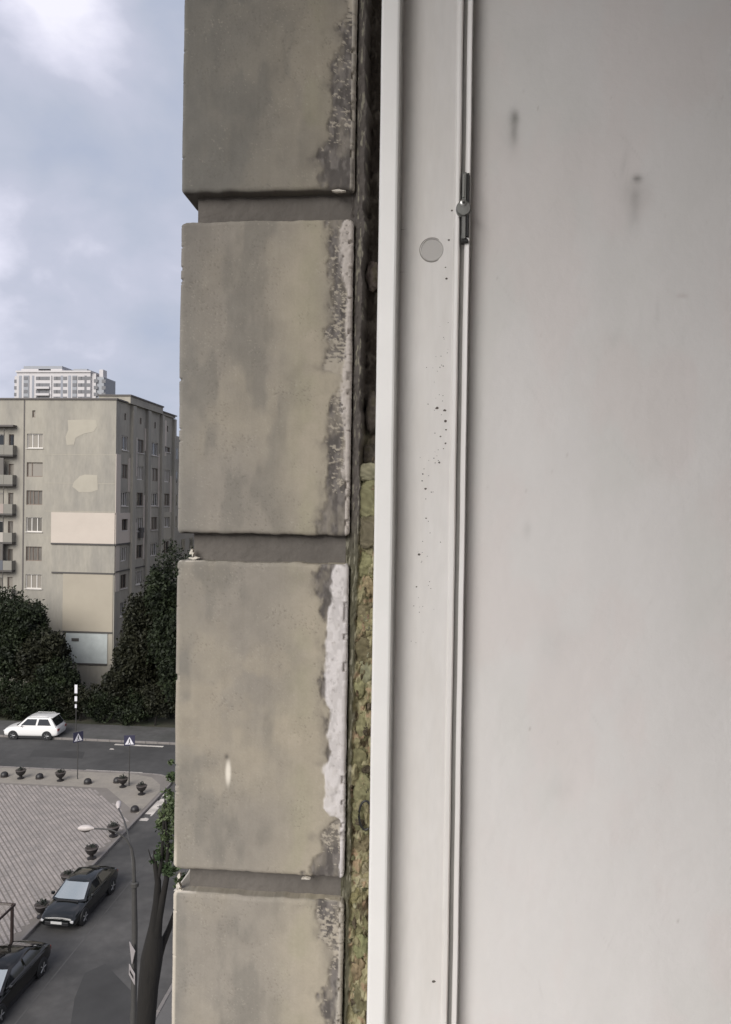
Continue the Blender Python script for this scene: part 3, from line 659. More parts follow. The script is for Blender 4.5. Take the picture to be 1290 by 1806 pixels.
# ------------------------------------------------------------------ VEHICLES
m_glass = mat('dark car glass', (0.012, 0.014, 0.016), 0.04, spec=0.9, coat=0.6)
m_shade = mat('reflecting windscreen', (0.50, 0.53, 0.52), 0.12, metal=0.8)
m_tyre = mat('tyre rubber', (0.012, 0.012, 0.012), 0.8)
m_rim = mat('alloy rim', (0.32, 0.32, 0.32), 0.35, metal=0.6)
m_trim = mat('black trim', (0.015, 0.015, 0.016), 0.55)
m_lampc = mat('headlight glass', (0.5, 0.5, 0.5), 0.12, coat=0.5)
m_tail = mat('tail light', (0.18, 0.012, 0.012), 0.2, coat=0.5)
m_plate = mat('number plate', (0.55, 0.55, 0.53), 0.5)
def car(root, paint, Lc, W, kind, ws=None):
    """car with its nose towards local -y"""
    w = W/2
    if kind == 'suv':
        st = [(-Lc/2, .80, .34, .62, .72), (-Lc/2+.12, .93, .26, .78, .88), (-Lc/2+.5, .99, .24, .92, 1.00), (-Lc/2+1.15, 1.0, .24, 1.0, 1.08), (-.3, 1.0, .24, 1.04, 1.10), (.6, 1.0, .24, 1.07, 1.13),
              (Lc/2-.7, 1.0, .24, 1.10, 1.15), (Lc/2-.2, .97, .26, 1.08, 1.13), (Lc/2-.05, .92, .34, .95, 1.0), (Lc/2, .84, .42, .72, .8)]
        gh = dict(f0=-Lc/2+1.05, f1=-Lc/2+1.85, r1=Lc/2-.62, r0=Lc/2-.10, zb=1.07, zt=1.78, wt=.80); wr = .35; wb = (-Lc/2+.86, Lc/2-.88)
    else:
        st = [(-Lc/2, .78, .30, .52, .58), (-Lc/2+.05, .88, .24, .60, .66), (-Lc/2+.18, .94, .22, .68, .76), (-Lc/2+.6, .99, .20, .80, .88), (-Lc/2+1.25, 1.0, .20, .90, .97), (-.2, 1.0, .20, .90, .95), (.8, 1.0, .20, .93, .98),
              (Lc/2-.8, 1.0, .20, .95, 1.01), (Lc/2-.2, .96, .22, .92, .98), (Lc/2-.05, .90, .30, .82, .88), (Lc/2, .82, .36, .62, .68)]
        gh = dict(f0=-Lc/2+.98, f1=-Lc/2+1.95, r1=Lc/2-1.35, r0=Lc/2-.30, zb=.95, zt=1.46, wt=.70); wr = .34; wb = (-Lc/2+.86, Lc/2-.92)
    mb = MB(); rings = []
    for (y, k, z0, z1, z2) in st:
        s = w*k; half = [(0, z0), (s*.80, z0), (s*.95, z0+.07), (s, z0+.22), (s*1.0, (z0+z1)/2), (s*.985, z1-.10), (s*.93, z1), (s*.70, z2-.015), (0, z2+.02)]
        ring = [(-a, y, b) for a, b in half[::-1]][:-1] + [(a, y, b) for a, b in half[0:]]
        rings.append([( a, y, b) for a, b in half] + [(-a, y, b) for a, b in half[-2:0:-1]])
    n = len(rings[0]); vs = [p for r_ in rings for p in r_]
    mb.add(vs, [(i*n+k, i*n+(k+1) % n, (i+1)*n+(k+1) % n, (i+1)*n+k) for i in range(len(rings)-1) for k in range(n)] + [tuple(range(n)), tuple((len(rings)-1)*n+k for k in range(n-1, -1, -1))])
    body = mb.build('body', paint, root, smooth=True); md = body.modifiers.new('round', 'SUBSURF'); md.levels = 2; md.render_levels = 2
    # cabin shell
    g = gh; wbt = w*.93; wtp = w*g['wt']
    base = [(-wbt, g['f0']+.12), (-wbt*.6, g['f0']), (wbt*.6, g['f0']), (wbt, g['f0']+.12), (wbt, g['r0']-.1), (wbt*.6, g['r0']), (-wbt*.6, g['r0']), (-wbt, g['r0']-.1)]
    top = [(-wtp, g['f1']+.06), (-wtp*.6, g['f1']), (wtp*.6, g['f1']), (wtp, g['f1']+.06), (wtp, g['r1']-.05), (wtp*.6, g['r1']), (-wtp*.6, g['r1']), (-wtp, g['r1']-.05)]
    zb_, zt2 = g['zb']-.02, g['zt']
    vs = [(a, b, zb_) for a, b in base] + [(a, b, zt2-.05) for a, b in top] + [(a*.86, b+(.12 if b < 0 else -.12), zt2) for a, b in top] + [(0, (g['f1']+g['r1'])/2, zt2+.025)]
    fs = [(i, (i+1) % 8, 8+(i+1) % 8, 8+i) for i in range(8)] + [(8+i, 8+(i+1) % 8, 16+(i+1) % 8, 16+i) for i in range(8)] + [(16+i, 16+(i+1) % 8, 24) for i in range(8)]
    MB().add(vs, fs).build('cabin', paint, root, smooth=True)
    # glass
    def pane(name, quad, out_=0.012, m=m_glass):
        q = [Vector(p) for p in quad]; c = sum(q, Vector())/len(q); nn = (q[1]-q[0]).cross(q[2]-q[0]).normalized()
        if nn.dot(c-Vector((0, (g['f1']+g['r1'])/2, zb_))) < 0: nn = -nn
        o_ = [p+nn*out_ for p in q]; i_ = [p-nn*.02 for p in q]; k = len(q)
        MB().add(o_+i_, [tuple(range(k))]+[(i, (i+1) % k, k+(i+1) % k, k+i) for i in range(k)]).build(name, m, root)
    def lerp(a, b, t): return tuple(a[i]+(b[i]-a[i])*t for i in range(3))
    B = lambda i: (*base[i], zb_); T = lambda i: (*top[i], zt2-.05)
    for nm, (i0, i1, i2, i3) in (('windscreen', (0, 1, 2, 3)), ('rear_window', (4, 5, 6, 7))):
        lo, hi = .10, .94
        bl = [lerp(B(k), T(k), lo) for k in (i0, i1, i2, i3)]; tl = [lerp(B(k), T(k), hi) for k in (i0, i1, i2, i3)]
        bl[0] = lerp(bl[0], bl[1], .3); bl[3] = lerp(bl[3], bl[2], .3); tl[0] = lerp(tl[0], tl[1], .3); tl[3] = lerp(tl[3], tl[2], .3)
        mid = MB(); pts_o = [Vector(p)+Vector((0, -.014 if nm == 'windscreen' else .014, .012)) for p in bl+tl]
        mid.add(pts_o, [(0,1,5,4),(1,2,6,5),(2,3,7,6)]); mid.build(nm, ws if (ws and nm == 'windscreen') else m_glass, root, smooth=True)
    for s, (i0, i1) in ((1, (3, 4)), (-1, (0, 7))):
        for (ta, tb) in ((.06, .47), (.52, .90)):
            q = [lerp(lerp(B(i0), B(i1), ta), lerp(T(i0), T(i1), ta), .16), lerp(lerp(B(i0), B(i1), tb), lerp(T(i0), T(i1), tb), .16), lerp(lerp(B(i0), B(i1), tb), lerp(T(i0), T(i1), tb-.02), .88), lerp(lerp(B(i0), B(i1), ta), lerp(T(i0), T(i1), ta+.02), .88)]
            pane('side_window', q)
    # wheels
    for yy in wb:
        for s in (-1, 1):
            x0 = s*(w-.10)
            wh = MB().lathe([(wr+.05, -.03*s), (wr+.05, .112*s), (wr-.02, .114*s)], (x0, yy, wr), 24, 'x').build('wheel_arch', m_trim, root)
            ty = MB().lathe([(wr*.6, -.11*s), (wr-.02, -.11*s), (wr, -.08*s), (wr, .10*s), (wr-.03, .135*s), (wr*.66, .14*s)], (x0, yy, wr), 24, 'x').build('wheel', m_tyre, root, smooth=True)
            rm = MB(); rm.lathe([(wr*.66, .125*s), (wr*.60, .128*s), (.05, .122*s)], (x0, yy, wr), 20, 'x')
            for k in range(5):
                a = 2*math.pi*k/5; rm.tube([(x0+.14*s, yy, wr), (x0+.142*s, yy+math.cos(a)*wr*.6, wr+math.sin(a)*wr*.6)], .025, 5)
            rm.build('rim', m_rim, ty)
    # lamps, plates, mirrors, bumper
    zf = st[1][3]-.10; zr = st[-2][3]-.16
    for s in (-1, 1):
        MB().bbox(min(s*w*.55, s*w*.86), max(s*w*.55, s*w*.86), -Lc/2+.02, -Lc/2+.22, zf-.06, zf+.06, .02).build('headlight', m_lampc, root)
        MB().bbox(min(s*w*.55, s*w*.88), max(s*w*.55, s*w*.88), Lc/2-.16, Lc/2+.01, zr-.09, zr+.09, .02).build('tail_light', m_tail, root)
        MB().bbox(min(s*w*.98, s*w*1.17), max(s*w*.98, s*w*1.17), g['f0']+.42, g['f0']+.54, g['zb']+.0, g['zb']+.14, .03).build('mirror', paint, root)
    MB().bbox(-w*.62, w*.62, -Lc/2-.015, -Lc/2+.10, st[0][2]+.02, st[0][3]-.04, .02).build('grille', m_trim, root)
    MB().box(-.26, .26, -Lc/2-.03, -Lc/2-.012, st[0][2]+.10, st[0][2]+.21).build('number_plate', m_plate, root)
    MB().box(-.26, .26, Lc/2+.008, Lc/2+.02, .58, .69).build('number_plate', m_plate, root)
    MB().box(-w*.9, w*.9, -Lc/2+.6, Lc/2-.6, .10, .3).build('underbody', m_trim, root)
    MB().box(-w*.6, w*.6, g['f0']-.05, g['f0']-.0, g['zb']-.005, g['zb']+.035).build('wiper_cowl', m_trim, root)
    if kind == 'suv':
        for s in (-1, 1): MB().tube([(s*wtp*.9, g['f1']+.25, zt2+.0), (s*wtp*.9, g['f1']+.35, zt2+.05), (s*wtp*.9, g['r1']-.3, zt2+.05), (s*wtp*.9, g['r1']-.2, zt2)], .018, 6).build('roof_rail', m_rim, root)
        MB().bbox(-w*.72, w*.72, g['r1']-.06, g['r1']+.14, zt2-.05, zt2-.01, .012).build('spoiler', paint, root)
m_white = mat('white car paint', (0.70, 0.69, 0.67), 0.3, coat=0.8)
m_bpaint = mat('black car paint', (0.004, 0.005, 0.005), 0.25, coat=1.0, spec=0.15)
m_bpaint2 = mat('deep black car paint', (0.003, 0.003, 0.003), 0.25, coat=0.8, spec=0.1)
c1 = empty('parked_car', (-32.55, 59.95, 0), math.radians(-84)); tag(c1, 'white suv stopped on the far side of the cross road before the dark trees', 'car', 'cars on the streets')
c1.rotation_euler.z = math.radians(-86); car(c1, m_white, 4.5, 1.92, 'suv')
c2 = empty('parked_car', (-16.68, 35.15, 0), math.radians(-1.5)); tag(c2, 'black sedan parked at the plaza kerb with a pale sky reflection on its windscreen', 'car', 'cars on the streets')
car(c2, m_bpaint, 4.62, 1.80, 'sedan', m_shade)
c3 = empty('parked_car', (-16.72, 28.35, 0), math.radians(-1.0)); tag(c3, 'black car cut off by the bottom left corner, ahead of the other', 'car', 'cars on the streets')
car(c3, m_bpaint2, 4.75, 1.86, 'sedan', m_shade)
for m_ in (m_bpaint, m_bpaint2): m_.node_tree.nodes['Principled BSDF'].inputs['Coat IOR'].default_value = 1.5

# ------------------------------------------------------------------ PLANTERS AND BOLLARDS on the plaza edge
m_urn = mat('black urn', (0.014, 0.012, 0.012), 0.5, var=0.3, scale=8)
m_urnrim = mat('urn rim', (0.06, 0.05, 0.045), 0.5)
m_pl = mat('dark urn plant', (0.012, 0.016, 0.010), 0.8)
def urn(px, py, label, s=1.0):
    x, y = gnd(px, py, 0.12); r = empty('planter', (x, y, 0.12)); tag(r, label, 'planter', 'black planters edging the plaza')
    MB().lathe([(.24*s, 0), (.24*s, .05), (.10*s, .12), (.10*s, .2), (.24*s, .30), (.33*s, .46), (.34*s, .58), (.30*s, .60), (.29*s, .55), (.0, .53)], n=18).build('bowl', m_urn, r, smooth=True)
    MB().lathe([(.345*s, .56), (.37*s, .585), (.345*s, .61), (.30*s, .60)], n=18).build('bowl_rim', m_urnrim, r, smooth=True)
    mb = MB(); rr = random.Random(int(px))
    for k in range(50):
        a = rr.uniform(0, 6.28); q = rr.uniform(0, .26)*s; z_ = .56+rr.uniform(0, .22)
        c = Vector((q*math.cos(a), q*math.sin(a), z_)); d = Vector((rr.gauss(0, 1), rr.gauss(0, 1), rr.gauss(0, 1))).normalized()*.08; f_ = d.cross(Vector((0, 0, 1))).normalized()*.04
        mb.add([c-d, c+f_, c+d, c-f_], [(0,1,2,3)])
    mb.build('plant', m_pl, r)
def dome(px, py, label):
    x, y = gnd(px, py, 0.12); r = empty('bollard', (x, y, 0.12)); tag(r, label, 'bollard', 'low black dome bollards edging the plaza')
    MB().lathe([(.27, 0), (.27, .05), (.25, .06)], n=18).build('foot', m_urnrim, r, smooth=True)
    MB().lathe([(.25, .055), (.26, .14), (.23, .25), (.15, .33), (.05, .365), (.001, .37)], n=18).build('dome', m_urn, r, smooth=True)
dome(8, 1370, 'low black bollard at the left edge of the photo, where plaza meets cross road')
urn(37, 1373, 'black planter between the two leftmost low bollards by the cross road')
dome(70, 1373, 'low black bollard between the two leftmost planters by the cross road')
urn(107, 1377, 'black planter just left of the near crossing sign pole')
dome(155, 1382, 'low black bollard just right of the left crossing pole, below the white bar')
dome(207, 1380, 'low black bollard touching a planter at the right crossing pole')
urn(217, 1388, 'black planter beside the foot of the right crossing sign pole', .95)
urn(250, 1401, 'black planter standing at the rounded corner of the plaza')
dome(238, 1431, 'low black bollard nearest the plaza corner along the side street kerb')
urn(200, 1475, 'black planter behind the horizontal arm of the street lamp')
urn(162, 1514, 'black planter between the street lamp arm and the parked sedan')
urn(120, 1562, 'black planter beside the parked sedan, near its windscreen')
urn(75, 1617, 'black planter in front of the parked sedan, nearest the bus shelter')

# ------------------------------------------------------------------ SIGNS AND LAMPS
m_post = mat('dark steel post', (0.045, 0.043, 0.04), 0.6, var=0.2, scale=4)
m_pale = mat('pale grey metal', (0.42, 0.38, 0.36), 0.5, var=0.1, scale=10)
m_whites = mat('white sign face', (0.62, 0.61, 0.64), 0.5, var=0.06, scale=10)
m_blue = mat('blue sign face', (0.028, 0.028, 0.055), 0.5)
def crossing_sign(px, py, tx, ty, label, rz):
    x, y = gnd(px, py, 0.12); h = aty(tx, ty, y)[1]+.35
    r = empty('crossing_sign', (x, y, .12), rz); tag(r, label, 'road sign', 'pedestrian crossing signs')
    MB().tube([(0, 0, 0), (0, 0, h-.12)], .035, 8).build('pole', m_post, r)
    p = MB().bbox(-.36, .36, -.06, -.04, h-.12-.70, h-.12, .006).build('sign_plate', m_blue, r)
    MB().prism([(-.29, h-.12-.62), (.29, h-.12-.62), (0, h-.12-.10)], -.066, -.061, 'y').build('sign_triangle', m_whites, p)
    f = MB(); zc = h-.12-.45; y0 = -.0685
    f.prism([(-.03, zc+.15), (.03, zc+.15), (.03, zc+.21), (-.03, zc+.21)], y0, -.0665, 'y')
    f.prism([(-.05, zc+.13), (.05, zc+.13), (.03, zc), (.10, zc-.15), (.06, zc-.15), (0, zc-.03), (-.07, zc-.15), (-.11, zc-.15), (-.03, zc)], y0, -.0665, 'y')
    f.build('walking_figure', M_black, p)
crossing_sign(228, 1386, 218, 1305, 'blue square pedestrian crossing sign on a thin pole near the plaza corner', math.radians(14))
crossing_sign(137, 1374, 128, 1299, 'blue pedestrian crossing sign turned edge-on, beside the rear of the white suv', math.radians(50))
# tall pole with small white plates across the road
x, y = gnd(128, 1304, .13); r = empty('street_pole', (x, y+.6, .13)); tag(r, 'thin pole with white plates before the dark trees, right of the white suv', 'pole')
MB().tube([(0, 0, 0), (0, 0, 4.2)], .04, 8).build('pole', m_post, r)
for z0, z1, w_ in ((3.6, 4.3, .12), (2.95, 3.35, .11), (2.4, 2.7, .08)): MB().bbox(-w_, w_, -.08, -.05, z0, z1, .01).build('plate', m_whites, r)
# street lamp
LY = 25.0; lxb, lzb = aty(237.5, 1660, LY)
lamp = empty('street_lamp', (lxb, LY, .12)); tag(lamp, 'tall dark street lamp with two curved arms over the plaza corner, behind the tree trunk', 'street lamp')
def rel(px, py, Y): a, b = aty(px, py, Y); return (a-lxb, Y-LY, b-.12)
MB().tube([(0, 0, 0), (0, 0, 2.0), (0, 0, 2.1), rel(238, 1640, LY), rel(237, 1560, LY)], [.13, .12, .10, .10, .085], 12).build('post', m_post, lamp, smooth=True)
a1 = [rel(237, 1562, LY), rel(236.5, 1520, LY), rel(233, 1497, LY-.02), rel(224, 1481, LY-.05), rel(211, 1470, LY-.1), rel(195, 1463, LY-.15), rel(164, 1461, LY-.2)]
MB().tube(a1, [.07, .055, .042, .034, .03, .027, .027], 8).build('arm', m_post, lamp, smooth=True)
a2 = [rel(237, 1562, LY), rel(235, 1520, LY+.1), rel(232, 1500, LY+.4), rel(226, 1470, LY+1.1), rel(219, 1446, LY+1.9), rel(209, 1425, LY+2.7)]
MB().tube(a2, [.06, .05, .042, .034, .03, .027], 8).build('arm', m_post, lamp, smooth=True)
def head(p, d):
    p = Vector(p); d = Vector(d).normalized(); s = d.cross(Vector((0, 0, 1))).normalized(); u = s.cross(d)
    mb = MB(); mb.M = Matrix.Translation(p) @ Matrix((s, d, u)).transposed().to_4x4()
    mb.tube([(0, -.05, 0), (0, .05, .01), (0, .2, .015), (0, .38, .01), (0, .5, 0)], [.03, .07, .105, .095, .04], 10)
    q = mb.build('lamp_head', m_pale, lamp, smooth=True)
    gb = MB(); gb.M = mb.M; gb.tube([(0, .1, -.05), (0, .25, -.06), (0, .42, -.045)], [.05, .08, .05], 8); gb.build('lamp_glass', m_urnrim, q, smooth=True)
head(a1[-1], (-1, -.05, -.03)); head(a2[-1], (-.35, .9, .1))
MB().lathe([(.10, -.09), (.14, -.06), (.14, .06), (.10, .09)], rel(238, 1560, LY), 12).build('collar', m_post, lamp)
# give-way sign and plate fixed to the post
sg = empty('road_sign', (lxb, LY-.17, 3.4), math.radians(-52)); tag(sg, 'pale triangular give-way sign above a striped plate, fixed to the street lamp post', 'road sign')
z1 = aty(235, 1664, LY)[1]-3.4; z2 = aty(235, 1694, LY)[1]-3.4; z3 = aty(235, 1703, LY)[1]-3.4; z4 = aty(235, 1716, LY)[1]-3.4
m_sg = mat('dull sign back', (0.30, 0.275, 0.27), 0.5, var=0.1, scale=8)
MB().prism([(-.33, z1), (.33, z1), (.03, z2), (-.03, z2)], -.015, .005, 'y').build('triangle_plate', m_sg, sg)
pp = MB().bbox(-.33, .33, -.015, .005, z4-.12, z3, .004).build('name_plate', m_sg, sg)
MB().box(-.22, .22, -.021, -.016, (z3+z4)/2-.11, (z3+z4)/2-.01).build('stripe', M_black, pp)
MB().tube([(0, .05, z4-.1), (0, .05, z1+.05)], .03, 6).build('bracket', m_post, sg)
# bus shelter frame at the left edge
sx0, sy0 = gnd(21, 1690, .12)
sh = empty('bus_shelter', (sx0, sy0, .12)); tag(sh, 'dark steel bus shelter frame at the left edge of the plaza, by the black cars', 'bus shelter')
m_brown = mat('brown steel', (0.035, 0.022, 0.018), 0.6)
m_roofp = mat('shelter roof sheet', (0.30, 0.26, 0.235), 0.5, var=0.1, scale=3)
HT = aty(21, 1598, sy0)[1]-.12
for (dx, dy) in ((0, 0), (0, -3.4), (-1.5, 0), (-1.5, -3.4)): MB().box(dx-.05, dx+.05, dy-.05, dy+.05, 0, HT).build('post', m_brown, sh)
fr = MB(); fr.box(-1.55, .05, .052, .10, HT-.02, HT+.08); fr.box(-1.55, .05, -3.5, -3.452, HT-.02, HT+.08); fr.box(.052, .10, -3.5, .10, HT-.02, HT+.08); fr.box(-1.6, -1.552, -3.5, .10, HT-.02, HT+.08)
fr.build('roof_frame', m_brown, sh)
MB().box(-1.5, -.0, -3.4, 0, HT+.082, HT+.1).build('roof_panel', mat('shelter glass', (0.28, 0.25, 0.22), 0.15, alpha=0.35), sh)
be = MB(); be.box(-1.2, -.75, -3.2, -.3, .42, .47); be.build('bench', m_brown, sh)
MB().box(-1.48, -1.45, -3.3, -.1, .2, 1.1).build('back_panel', m_brown, sh)

# ------------------------------------------------------------------ TREES
m_bark = mat('dark bark', (0.009, 0.0075, 0.006), 0.95, var=0.35, scale=5, bump=0.02, bscale=14, stretch=(1, 1, .25))
def leafmat(name, c1_, c2_):
    m = mat(name, c1_, 0.65, col2=c2_, scale=0.9, var=0.35, spec=0.25); return m
m_lf1 = leafmat('dark evergreen leaves', (0.007, 0.010, 0.005), (0.022, 0.031, 0.012))
m_lf2 = leafmat('brownish dark leaves', (0.010, 0.011, 0.006), (0.024, 0.025, 0.012))
m_lf3 = leafmat('street tree leaves', (0.030, 0.050, 0.020), (0.075, 0.095, 0.045))
def crown(blobs, nleaf, ls, rng, shell=.55):
    wts = np.array([b[3]*b[4]*b[5] for b in blobs])**.7; wts /= wts.sum(); V = []
    for b, wt in zip(blobs, wts):
        n = int(nleaf*wt); d = rng.normal(size=(n, 3)); d /= np.linalg.norm(d, axis=1)[:, None]
        cl = rng.normal(size=(max(6, n//45), 3)); cl /= np.linalg.norm(cl, axis=1)[:, None]   # clumps
        ci_ = rng.integers(0, len(cl), n); pick = cl[ci_]; rad = (shell+(1-shell)*rng.random(n)**.6)*(1+rng.uniform(-.22, .22, len(cl)))[ci_]
        mixk = rng.random(n) < .72; d = np.where(mixk[:, None], pick+rng.normal(size=(n, 3))*.15, d)
        d /= np.maximum(np.linalg.norm(d, axis=1), .3)[:, None]
        bump_ = 1+.16*np.sin(d[:, 0]*7+b[0])*np.sin(d[:, 2]*6+b[1])
        c = np.array(b[:3])+d*(rad*bump_)[:, None]*np.array(b[3:6])
        a = rng.normal(size=(n, 3)); a /= np.linalg.norm(a, axis=1)[:, None]; q = np.cross(a, rng.normal(size=(n, 3))); q /= np.linalg.norm(q, axis=1)[:, None]
        s = ls*rng.uniform(.6, 1.35, n)[:, None]
        V.append(np.stack([c-a*s, c+q*s*.5, c+a*s, c-q*s*.5], 1).reshape(-1, 3))
    V = np.concatenate(V); return V, np.arange(len(V)).reshape(-1, 4)
def tree(x, y, h, blobs, label, m, nleaf=5000, ls=.22, tr=.22, group='trees before the far house', cat='tree', name='tree'):
    r = empty(name, (x, y, 0)); tag(r, label, cat, group)
    rr = random.Random(int(x*10)+int(y)); top = max(b[2] for b in blobs)
    mb = MB(); mb.tube([(0, 0, -.1), (.05, 0, h*.25), (-.05, .05, h*.5), (0, 0, h*.75)], [tr*1.3, tr, tr*.7, tr*.3], 10)
    for b in blobs[:6]: mb.tube([(0, 0, h*.3), (b[0]*.4, b[1]*.4, h*.3+(b[2]-h*.3)*.5), (b[0]*.9, b[1]*.9, b[2])], [tr*.5, tr*.3, tr*.1], 7)
    mb.build('trunk', m_bark, r, smooth=True)
    V, F = crown(blobs, nleaf, ls, np.random.default_rng(int(abs(x*13)+y)))
    npmesh('crown', V, F, m, r, smooth=False); return r
def bl(h, w, rr, n=7):
    o_ = [(0, 0, h*.62, w*.42, w*.42, h*.34)]
    for k in range(n):
        a = 2*math.pi*k/n+rr.uniform(-.4, .4); q = w*rr.uniform(.22, .38)
        o_.append((q*math.cos(a), q*math.sin(a), h*rr.uniform(.38, .82), w*rr.uniform(.2, .3), w*rr.uniform(.2, .3), h*rr.uniform(.12, .2)))
    return o_
def img_tree(px, ytop, Y, w, label, m, nleaf=5000, ls=.24, **kw):
    x, zt_ = aty(px, ytop, Y); tree(x, Y, zt_, bl(zt_*.96, w, random.Random(int(px*7+Y)), 9), label, m, int(nleaf*2.0), ls*.66, **kw)
img_tree(-8, 1020, 68.5, 6.0, 'tall dark green tree cut by the left edge of the photo, before the balconies', m_lf1, 9000)
img_tree(36, 1040, 67.5, 5.2, 'dark green tree right of the tall one at the left edge, below the balconies', m_lf1, 9000)
img_tree(78, 1098, 66.0, 4.4, 'brownish dark tree under the window column of the far house', m_lf2, 7000)
img_tree(105, 1150, 65.0, 3.6, 'low dark tree left of the pale ground-floor panel', m_lf1, 6500)
img_tree(308, 938, 66.5, 5.4, 'tallest dark tree with a rounded top right against the near wall', m_lf1, 12000)
img_tree(276, 1010, 67.0, 5.2, 'dark tree left of the tallest one, in front of the side windows', m_lf2, 10000)
img_tree(242, 1080, 66.0, 4.4, 'brownish dark tree at the right corner of the far house', m_lf2, 8500)
img_tree(214, 1165, 65.0, 3.4, 'low dark tree at the foot of the far house corner', m_lf2, 5500)
img_tree(330, 1040, 63.5, 5.5, 'dark tree half hidden behind the near wall, nearest the cross road', m_lf1, 8000)
# hedge bushes on the far pavement edge
for i, (px, ytop, Y, w, t) in enumerate([(-5, 1195, 64.2, 4.6, 'leftmost dark bush behind the white suv'), (40, 1190, 64.5, 4.6, 'dark bush rising straight above the white suv roof'), (92, 1188, 64.3, 4.4, 'dark bush left of the thin white-plated pole'),
        (142, 1200, 64.4, 4.2, 'dark bush right of the thin white-plated pole'), (185, 1214, 64.2, 3.8, 'low dark bush behind the blue crossing signs'), (228, 1208, 64.4, 4.2, 'dark bush above the right crossing sign'), (275, 1196, 64.0, 4.6, 'dark bush touching the near wall, above the road paint')]):
    x, zt_ = aty(px, ytop, Y); r = empty('bush', (x, Y, 0)); tag(r, t, 'bush', 'bushes along the far pavement')
    rr = random.Random(i); bb = [(rr.uniform(-w*.35, w*.35), rr.uniform(-.5, .5), zt_*rr.uniform(.25, .7), w*rr.uniform(.22, .36), .9, zt_*rr.uniform(.22, .33)) for _ in range(7)]
    V, F = crown(bb, 8000, .12, np.random.default_rng(60+i), shell=.7); npmesh('foliage', V, F, m_lf1 if i % 3 else m_lf2, r, smooth=False)
    MB().tube([(0, 0, 0), (.1, 0, zt_*.3), (0, .1, zt_*.6)], [.09, .07, .03], 7).build('stem', m_bark, r)
MB().box(-160, 120, 63.5, 110, -.01, .10).build('verge', mat('dark lawn', (0.028, 0.034, 0.016), 0.95, col2=(0.05, 0.045, 0.03), scale=.5, var=.3), kind='structure')  # dark green to brown verge colour
# street tree beside our wall
TY = 23.0; bx0, bz0 = aty(257, 1806, TY)
st_ = empty('street_tree', (bx0-.05, TY, .12)); tag(st_, 'old pollarded tree with a thick dark trunk and thin leafy shoots, on the near pavement', 'tree')
def tr(px, py, Y=TY): a, b = aty(px, py, Y); return (a-bx0+.05, Y-TY, b-.12)
mb = MB()
mb.tube([(-.12, 0, -.1), (-.1, 0, 1.0), tr(257, 1806), tr(262, 1740), tr(268, 1690), tr(272, 1655), tr(271, 1632)], [.45, .34, .30, .31, .34, .26, .14], 14)
mb.tube([tr(270, 1660), tr(273, 1630), tr(277, 1590), tr(279, 1555), tr(274, 1525), tr(272, 1500)], [.22, .17, .12, .10, .07, .03], 9)
mb.tube([tr(274, 1655), tr(280, 1620), tr(288, 1580), tr(294, 1550), tr(297, 1500), tr(292, 1440)], [.2, .13, .10, .085, .06, .03], 9)
mb.tube([tr(276, 1690), tr(287, 1665, TY+.3), tr(298, 1640, TY+.6), tr(312, 1600, TY+.8)], [.2, .12, .09, .06], 8)
mb.tube([tr(279, 1555), tr(285, 1520), tr(288, 1470), tr(292, 1400)], [.06, .05, .04, .02], 7)
mb.tube([tr(274, 1525), tr(266, 1512), tr(262, 1498)], [.03, .02, .01], 6)
mb.build('trunk', m_bark, st_, smooth=True)
bb = []
for (px, py, r_) in [(291, 1440, 15), (297, 1470, 14), (284, 1455, 11), (290, 1500, 15), (284, 1530, 11), (296, 1400, 9), (301, 1370, 8), (278, 1512, 6), (300, 1535, 12), (268, 1520, 4), (310, 1430, 22), (318, 1500, 22), (325, 1560, 18), (303, 1345, 5)]:
    q = tr(px, py, TY+random.uniform(-.3, .5)); k = r_*.0179; bb.append((*q, k, k, k))
V, F = crown(bb, 6500, .062, np.random.default_rng(5), shell=.2); npmesh('crown', V, F, m_lf3, st_, smooth=False)

# ------------------------------------------------------------------ FAR APARTMENT HOUSE
m_fw = mat('far house wall', (0.31, 0.288, 0.242), 0.9, col2=(0.245, 0.23, 0.20), scale=.5, stretch=(1, 1, .3), var=.08, bump=.004, bscale=4)
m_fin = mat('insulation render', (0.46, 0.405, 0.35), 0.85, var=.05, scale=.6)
m_fin2 = mat('beige insulation render', (0.33, 0.295, 0.235), 0.85, var=.06, scale=.5)
m_fin3 = mat('blue grey tiles', (0.42, 0.45, 0.44), 0.7, var=.12, scale=1.2)
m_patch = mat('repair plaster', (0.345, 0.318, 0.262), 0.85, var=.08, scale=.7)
m_dk = mat('dark reveal', (0.07, 0.065, 0.06), 0.8)
m_pane = mat('window glass', (0.02, 0.022, 0.024), 0.08, spec=.8)
m_panes = [m_pane, m_pane, mat('curtained glass', (0.13, 0.12, 0.105), .25, stretch=(6, 6, .3), var=.5, scale=2), mat('drawn blind', (0.22, 0.20, 0.17), .4)]
m_wfr = mat('white window bars', (0.62, 0.59, 0.55), 0.5)
m_wfb = mat('brown window bars', (0.16, 0.12, 0.095), 0.6)
m_sl = mat('pale sill', (0.55, 0.52, 0.48), 0.6)
m_roofd = mat('dark roof edge', (0.09, 0.08, 0.075), 0.7)
YF = 73.0; XC = -31.6
fh = empty('apartment_building', (XC, YF, 0)); tag(fh, 'beige nine-storey apartment building with patched insulation panels and balconies behind the trees', 'building')
def fu(o): return under(o, fh)
fh.location = (XC, YF, 0)
ROOF = aty(120, 705, YF)[1]
ZW = [aty(60, v, YF)[1] for v in (777, 827.5, 877, 924.5, 976, 1025)]; ST = (ZW[0]-ZW[5])/5
for k in range(1, 4): ZW.append(ZW[5]-ST*k)
